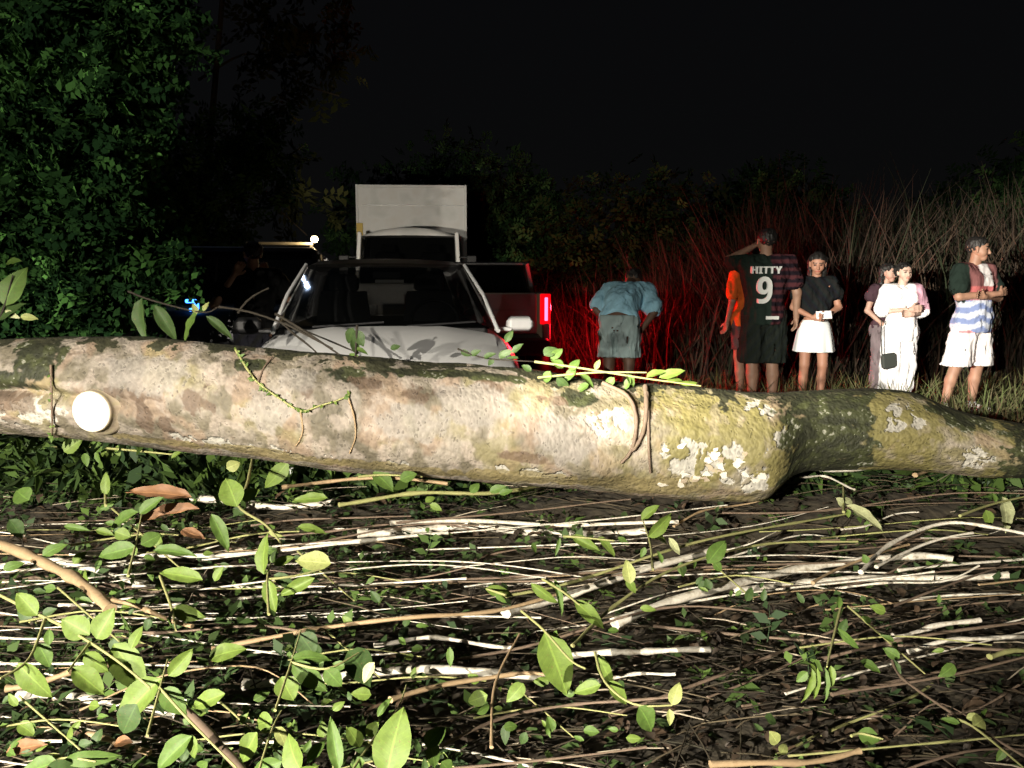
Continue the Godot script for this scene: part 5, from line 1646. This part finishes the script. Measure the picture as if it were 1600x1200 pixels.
func build_sprigs():
	sprig("leafy vine slanting across the lower left with nibbled leaves", 0.30, [[[-30, 915], [60, 960], [110, 985], [180, 1030], [235, 1075]], [[70, 968], [45, 1030], [0, 1060]], [[140, 1005], [105, 1050]]],
		[[58, 962, 28, 932, 22, 0], [140, 992, 103, 968, 30, 0], [150, 998, 174, 960, 28, 0], [205, 1014, 212, 986, 15, 0], [178, 1006, 230, 1060, 36, 0], [60, 1006, 78, 1034, 19, 1], [133, 1020, 162, 1046, 22, 0], [28, 1036, 70, 1080, 26, 0], [113, 1043, 152, 1082, 26, 0]])
	sprig("broad leaved shoot curling over the pale cane at the lower left", 0.30, [[[230, 1150], [250, 1075], [262, 1030]], [[250, 1075], [300, 1130], [370, 1200]]],
		[[252, 1060, 193, 1112, 36, 0], [214, 1100, 194, 1140, 32, 2], [263, 1056, 294, 1026, 20, 0], [252, 1078, 290, 1102, 26, 1], [326, 1029, 374, 1011, 24, 0], [352, 1084, 298, 1103, 22, 0], [300, 1150, 250, 1190, 26, 1], [300, 1148, 305, 1175, 14, 0]])
	sprig("small leafy tuft in the lower left corner", 0.22, [[[60, 1215], [95, 1185], [150, 1190]]], [[90, 1190, 40, 1202, 24, 1], [100, 1188, 164, 1186, 18, 1], [70, 1200, 110, 1215, 24, 2], [95, 1180, 75, 1180, 8, 3]])
	sprig("single green shoot over the middle of the long brown branch", 0.25, [[[250, 900], [268, 950], [275, 985]]], [[270, 952, 314, 962, 20, 0], [268, 960, 262, 985, 8, 1]])
	sprig("bright cluster of leaves in the left centre beside a pale oval leaf", 0.30, [[[420, 960], [418, 900], [428, 870]], [[420, 905], [460, 900], [500, 890]]],
		[[412, 897, 404, 842, 23, 0], [517, 881, 463, 872, 28, 3], [428, 882, 458, 872, 12, 0], [492, 903, 438, 926, 17, 0], [420, 903, 428, 952, 20, 0], [428, 898, 462, 912, 16, 2], [425, 880, 430, 860, 10, 1]])
	sprig("drooping shoot with pale leaves under the middle left of the trunk", 0.36, [[[395, 715], [385, 760], [372, 790], [415, 820], [440, 850]]],
		[[370, 792, 349, 752, 32, 0], [378, 782, 400, 764, 20, 0], [354, 732, 372, 724, 16, 3], [450, 722, 419, 762, 22, 0], [330, 803, 360, 853, 18, 1], [512, 778, 458, 777, 16, 0], [465, 823, 507, 826, 12, 0], [420, 830, 440, 838, 8, 3]])
	sprig("leafy shoots pressed under the trunk at left of centre", 0.36, [[[560, 745], [600, 742], [660, 745]]], [[583, 738, 618, 757, 24, 1], [625, 750, 650, 739, 18, 1], [665, 785, 678, 776, 10, 0], [672, 788, 690, 792, 10, 0], [735, 770, 748, 755, 12, 1], [765, 768, 790, 758, 12, 1], [780, 772, 800, 764, 10, 1]])
	sprig("row of small leaves hanging below the left end of the trunk", 0.40, [[[80, 700], [160, 700], [270, 710]]], [[100, 706, 120, 688, 18, 0], [118, 700, 140, 690, 16, 1], [140, 702, 160, 700, 14, 1], [160, 700, 175, 714, 14, 0], [180, 698, 196, 706, 12, 0], [210, 700, 214, 716, 9, 0], [222, 700, 250, 702, 13, 3], [268, 716, 280, 704, 7, 0], [132, 708, 140, 724, 9, 1], [150, 706, 155, 722, 8, 1]])
	sprig("leafy shoot among brown dead leaves at the left", 0.28, [[[200, 900], [212, 850], [222, 800]], [[165, 790], [164, 745]]],
		[[216, 800, 168, 822, 20, 1], [218, 803, 250, 780, 16, 1], [180, 830, 200, 840, 16, 0], [213, 855, 160, 863, 22, 1], [220, 851, 243, 842, 20, 1], [240, 860, 300, 857, 16, 1], [317, 906, 248, 892, 20, 0], [335, 908, 347, 888, 12, 0], [166, 774, 162, 742, 12, 0], [45, 782, 22, 768, 24, 1], [15, 812, 34, 834, 18, 2], [66, 869, 90, 850, 15, 1], [100, 822, 135, 824, 8, 1], [5, 890, 25, 880, 12, 1]])
	for d in [[300, 777, 206, 754, 24, 0.30, "long curled brown leaf below the left of the trunk"], [312, 795, 212, 814, 20, 0.26, "second brown leaf just below the curled one"], [282, 830, 318, 834, 17, 0.2, "small red brown leaf among green ones at the left"], [10, 1175, 62, 1150, 20, 0.16, "brown leaf in the lower left corner"], [180, 1160, 206, 1152, 16, 0.18, "orange brown leaf beside the short cut stick"]]:
		var b := on_level(d[0], d[1], d[5])
		var sc := b.distance_to(EYE) / FOCAL
		var o := add_leaf(self, b, b + Vector3((d[2] - d[0]) * sc, -(d[3] - d[1]) * sc * 0.8, 0.02), d[4] * sc, Vector3(0.1, 0.8, 0.6), 4, "dead_leaf")
		tag(o, d[6], "leaf", "brown dead leaves in the brush")
	sprig("dull cupped leaves on a stem in the lower centre left", 0.28, [[[430, 1110], [455, 1035], [470, 985]], [[455, 1035], [510, 1045], [560, 1020]]],
		[[468, 990, 492, 1018, 30, 2], [455, 1030, 508, 1021, 18, 1], [457, 1034, 508, 1070, 26, 1], [508, 1044, 532, 1072, 22, 1], [543, 1018, 588, 1044, 40, 2], [440, 1057, 456, 1090, 30, 0], [585, 1035, 568, 1060, 16, 5]])
	sprig("bright leaves at the bottom edge left of centre", 0.25, [[[400, 1220], [425, 1140], [440, 1110]], [[520, 1220], [525, 1160]]],
		[[426, 1124, 398, 1137, 26, 0], [431, 1136, 450, 1158, 15, 3], [530, 1204, 513, 1138, 19, 1], [402, 1144, 376, 1188, 26, 0], [470, 1204, 438, 1168, 32, 0], [440, 1190, 400, 1205, 22, 1], [480, 1190, 500, 1170, 14, 1], [520, 1110, 535, 1098, 10, 0], [455, 1215, 490, 1200, 18, 0]])
	sprig("large serrated leaf with smaller ones at the bottom centre", 0.25, [[[540, 1220], [580, 1160], [620, 1110], [635, 1070]], [[600, 1215], [615, 1160]]],
		[[604, 1212, 618, 1130, 48, 0], [562, 1168, 543, 1143, 22, 0], [580, 1086, 553, 1079, 17, 0], [665, 1167, 690, 1143, 22, 1], [672, 1160, 682, 1194, 20, 1], [762, 1086, 730, 1102, 20, 0], [703, 1011, 704, 1038, 10, 1], [590, 1120, 606, 1095, 10, 1], [572, 1150, 590, 1135, 16, 0], [690, 1190, 704, 1210, 20, 1], [570, 1190, 545, 1200, 16, 1], [745, 1115, 765, 1110, 10, 1]])
	sprig("large bright oval leaf on a brown twig right of centre", 0.34, [[[815, 955], [850, 985], [890, 1030], [915, 1045]], [[930, 1020], [945, 1065], [990, 1100], [1050, 1102]]],
		[[851, 988, 887, 1074, 46, 0], [939, 1070, 898, 1082, 18, 0], [934, 1022, 956, 1068, 17, 0], [950, 1064, 982, 1097, 18, 0], [998, 1104, 1022, 1134, 28, 1], [1050, 1102, 1062, 1073, 17, 3], [1046, 1108, 1048, 1128, 10, 3], [818, 1068, 796, 1087, 20, 0], [870, 985, 868, 1000, 8, 1]])
	sprig("narrow bright leaves on a slanting stem right of centre", 0.30, [[[848, 905], [880, 925], [905, 945]], [[790, 930], [760, 920]]],
		[[830, 911, 870, 942, 14, 0], [866, 905, 882, 952, 9, 1], [897, 938, 944, 977, 20, 0], [848, 903, 900, 936, 7, 0], [758, 920, 805, 930, 15, 0], [775, 925, 790, 945, 10, 1], [1000, 950, 1023, 948, 9, 0], [950, 985, 968, 988, 8, 1]])
	sprig("small leafy shoot standing below the fork of vines on the trunk", 0.30, [[[1020, 890], [1016, 850], [1004, 812]]],
		[[1002, 812, 1030, 790, 14, 0], [1012, 840, 1054, 806, 18, 0], [1014, 830, 1048, 842, 16, 0], [1045, 840, 1064, 868, 10, 5], [1008, 855, 1002, 870, 8, 1], [1034, 880, 1030, 862, 8, 1], [1105, 880, 1138, 848, 22, 1], [1115, 878, 1128, 892, 12, 1], [985, 912, 980, 878, 18, 3], [978, 905, 995, 920, 12, 0]])
	sprig("narrow leaves lying on the thick white cane", 0.20, [[[880, 838], [910, 840], [960, 845]]], [[893, 837, 935, 857, 14, 0], [935, 839, 964, 859, 12, 0], [875, 840, 868, 866, 6, 1], [965, 840, 985, 848, 8, 1], [830, 850, 840, 862, 10, 1]])
	sprig("hanging bunch of narrow leaves at the lower right", 0.30, [[[1315, 945], [1305, 985], [1292, 1042]]],
		[[1268, 1044, 1260, 1088, 13, 0], [1277, 1043, 1275, 1088, 8, 0], [1288, 1042, 1287, 1088, 8, 1], [1298, 1040, 1299, 1064, 9, 0], [1308, 981, 1337, 1010, 10, 1], [1262, 1050, 1246, 1064, 12, 1], [1292, 1010, 1305, 1030, 6, 1], [1310, 950, 1318, 935, 8, 1]])
	sprig("small leaves lit at the lower right corner", 0.22, [[[1480, 1120], [1520, 1135], [1600, 1200]]], [[1520, 1136, 1543, 1128, 19, 3], [1510, 1122, 1525, 1114, 9, 3], [1500, 1130, 1480, 1126, 8, 1], [1530, 1118, 1545, 1112, 7, 1], [1570, 1170, 1560, 1185, 9, 1]])
	sprig("single green leaf beside a tan chip at the lower right", 0.16, [[[1330, 1150], [1345, 1146], [1380, 1155]]], [[1340, 1145, 1368, 1153, 20, 1], [1215, 1162, 1204, 1143, 16, 3], [1220, 1180, 1232, 1168, 12, 3], [1195, 1120, 1215, 1130, 14, 2]])
	sprig("flower head with a pale leaf at the end of the yellowish branch", 0.26, [[[1318, 800], [1318, 770], [1317, 755]]], [[1322, 790, 1380, 819, 16, 5], [1318, 788, 1308, 780, 11, 5], [1320, 786, 1334, 781, 11, 5], [1324, 796, 1327, 806, 7, 0], [1355, 880, 1350, 868, 10, 1]])
	sprig("upright white leaf on a green stem at the right edge", 0.30, [[[1500, 806], [1550, 788], [1620, 772]]], [[1566, 776, 1576, 822, 20, 5], [1540, 797, 1546, 818, 14, 0], [1555, 785, 1553, 772, 8, 1]])
	# creepers rooted along the near edge, their small leaves spread over the litter
	for q in [[420, 1150, 150, 40, "dense creeper with small leaves at the bottom edge left of the serrated leaf"], [90, 1130, 120, 26, "creeper with small leaves above the lower left corner"], [620, 1190, 90, 24, "creeper with small leaves round the foot of the serrated leaf"], [240, 840, 130, 24, "creeper with small leaves below the brown dead leaves"], [560, 1020, 110, 20, "creeper with small dull leaves by the long brown branch"], [1150, 905, 90, 12, "creeper with a few small leaves on the broad white cane"], [860, 1110, 120, 22, "creeper with small leaves under the purplish arched twig"], [150, 960, 120, 18, "creeper with small leaves below the slanting tan branch"], [520, 900, 110, 14, "creeper with small leaves round the bright cluster left of the middle"], [1400, 1000, 150, 14, "thin creeper with scattered leaves in the dark lower right"]]:
		var ls := []
		for k in q[3]:
			var bx: float = q[0] + rng.randf_range(-1, 1) * q[2]
			var by: float = q[1] + rng.randf_range(-0.4, 0.4) * q[2]
			var a := rng.randf() * TAU
			var len := rng.randf_range(11, 27)
			ls.append([bx, by, bx + cos(a) * len, by + sin(a) * len * 0.8, len * rng.randf_range(0.35, 0.6), [0, 1, 1, 2, 2][rng.randi() % 5]])
		sprig(q[4], 0.17, [[[q[0] - q[2], q[1] + 12], [q[0], q[1] - 6], [q[0] + q[2], q[1] + 8]], [[q[0] - q[2] * 0.5, q[1] - q[2] * 0.35], [q[0] + q[2] * 0.3, q[1] + q[2] * 0.35]]], ls, 0.0, 3.0, "creeper")
	# behind and on the trunk
	sprig("leafy branch lying along the top of the trunk at the right", 0.0, [[[835, 565], [900, 574], [1000, 590], [1095, 603]], [[840, 590], [930, 582], [1010, 582]]],
		[[880, 575, 862, 560, 14, 1], [890, 580, 905, 560, 12, 1], [900, 576, 880, 596, 14, 1], [905, 585, 930, 600, 12, 1], [860, 580, 850, 600, 14, 1], [870, 590, 890, 608, 14, 2], [930, 578, 938, 562, 8, 3], [1010, 590, 1040, 574, 12, 0], [1030, 590, 1068, 576, 14, 0], [1040, 596, 1070, 592, 8, 0], [1060, 598, 1092, 600, 7, 0], [980, 585, 990, 604, 12, 1], [985, 590, 975, 610, 10, 1], [960, 590, 945, 606, 12, 1], [850, 555, 868, 540, 16, 2], [860, 560, 880, 545, 12, 1], [920, 600, 900, 612, 12, 1], [830, 580, 815, 570, 10, 2], [810, 560, 790, 556, 8, 2], [800, 548, 780, 556, 9, 2]], 3.86, 4.0, "leafy_branch")
	sprig("dark leafy twig hanging before the bonnet of the white car", 0.0, [[[430, 490], [480, 520], [560, 575]], [[445, 505], [520, 545]], [[558, 508], [555, 560]]],
		[[552, 512, 540, 540, 16, 2], [555, 516, 568, 540, 16, 2], [550, 530, 560, 552, 14, 2], [555, 545, 575, 550, 8, 1], [610, 545, 625, 540, 9, 2], [560, 560, 545, 552, 9, 1]], 4.05, 4.0, "leafy_twig")
	sprig("dark leafy twig over the right corner of the white bonnet", 0.0, [[[715, 545], [760, 560], [840, 565]]], [[720, 548, 735, 556, 9, 2], [735, 555, 750, 546, 9, 2], [755, 560, 775, 552, 10, 2], [780, 560, 795, 545, 12, 2], [800, 552, 815, 535, 10, 2], [790, 535, 800, 515, 10, 2], [770, 560, 765, 572, 8, 2]], 4.05, 3.0, "leafy_twig")
	sprig("long drooping leaves above the left part of the trunk", 0.0, [[[200, 455], [240, 470], [315, 488], [340, 480]]], [[222, 466, 221, 527, 28, 2], [242, 477, 270, 527, 18, 2], [310, 487, 273, 530, 18, 1], [322, 494, 360, 524, 12, 2], [308, 490, 302, 475, 8, 3], [318, 486, 322, 472, 7, 3]], 4.3, 3.0, "leafy_twig")
	sprig("broad pale leaf at the left edge above the trunk", 0.0, [[[-10, 520], [8, 475], [20, 430]]], [[8, 478, 24, 425, 30, 1], [-5, 500, 20, 470, 22, 2], [10, 412, 30, 405, 12, 1], [0, 408, -15, 404, 10, 1], [8, 485, 26, 496, 8, 5], [32, 495, 52, 494, 9, 3]], 4.6, 3.0, "leafy_twig")
	# thin dead twigs leaning over the bonnet
	for q in [[[[342, 480], [400, 490], [470, 515], [560, 552]], "thin dark dead twig crossing the white bonnet"], [[[440, 505], [470, 530], [500, 556]], "second thin dark twig beside the crossing one"], [[[372, 490], [386, 470], [420, 450]], "short thin twig left of the white car"]]:
		var pts := []
		for c in q[0]:
			pts.append(at(c[0], c[1], 4.2))
		stick(q[1], "dead twigs above the trunk", pts, 0.006, 0.004, M.twig, "dead_twig")
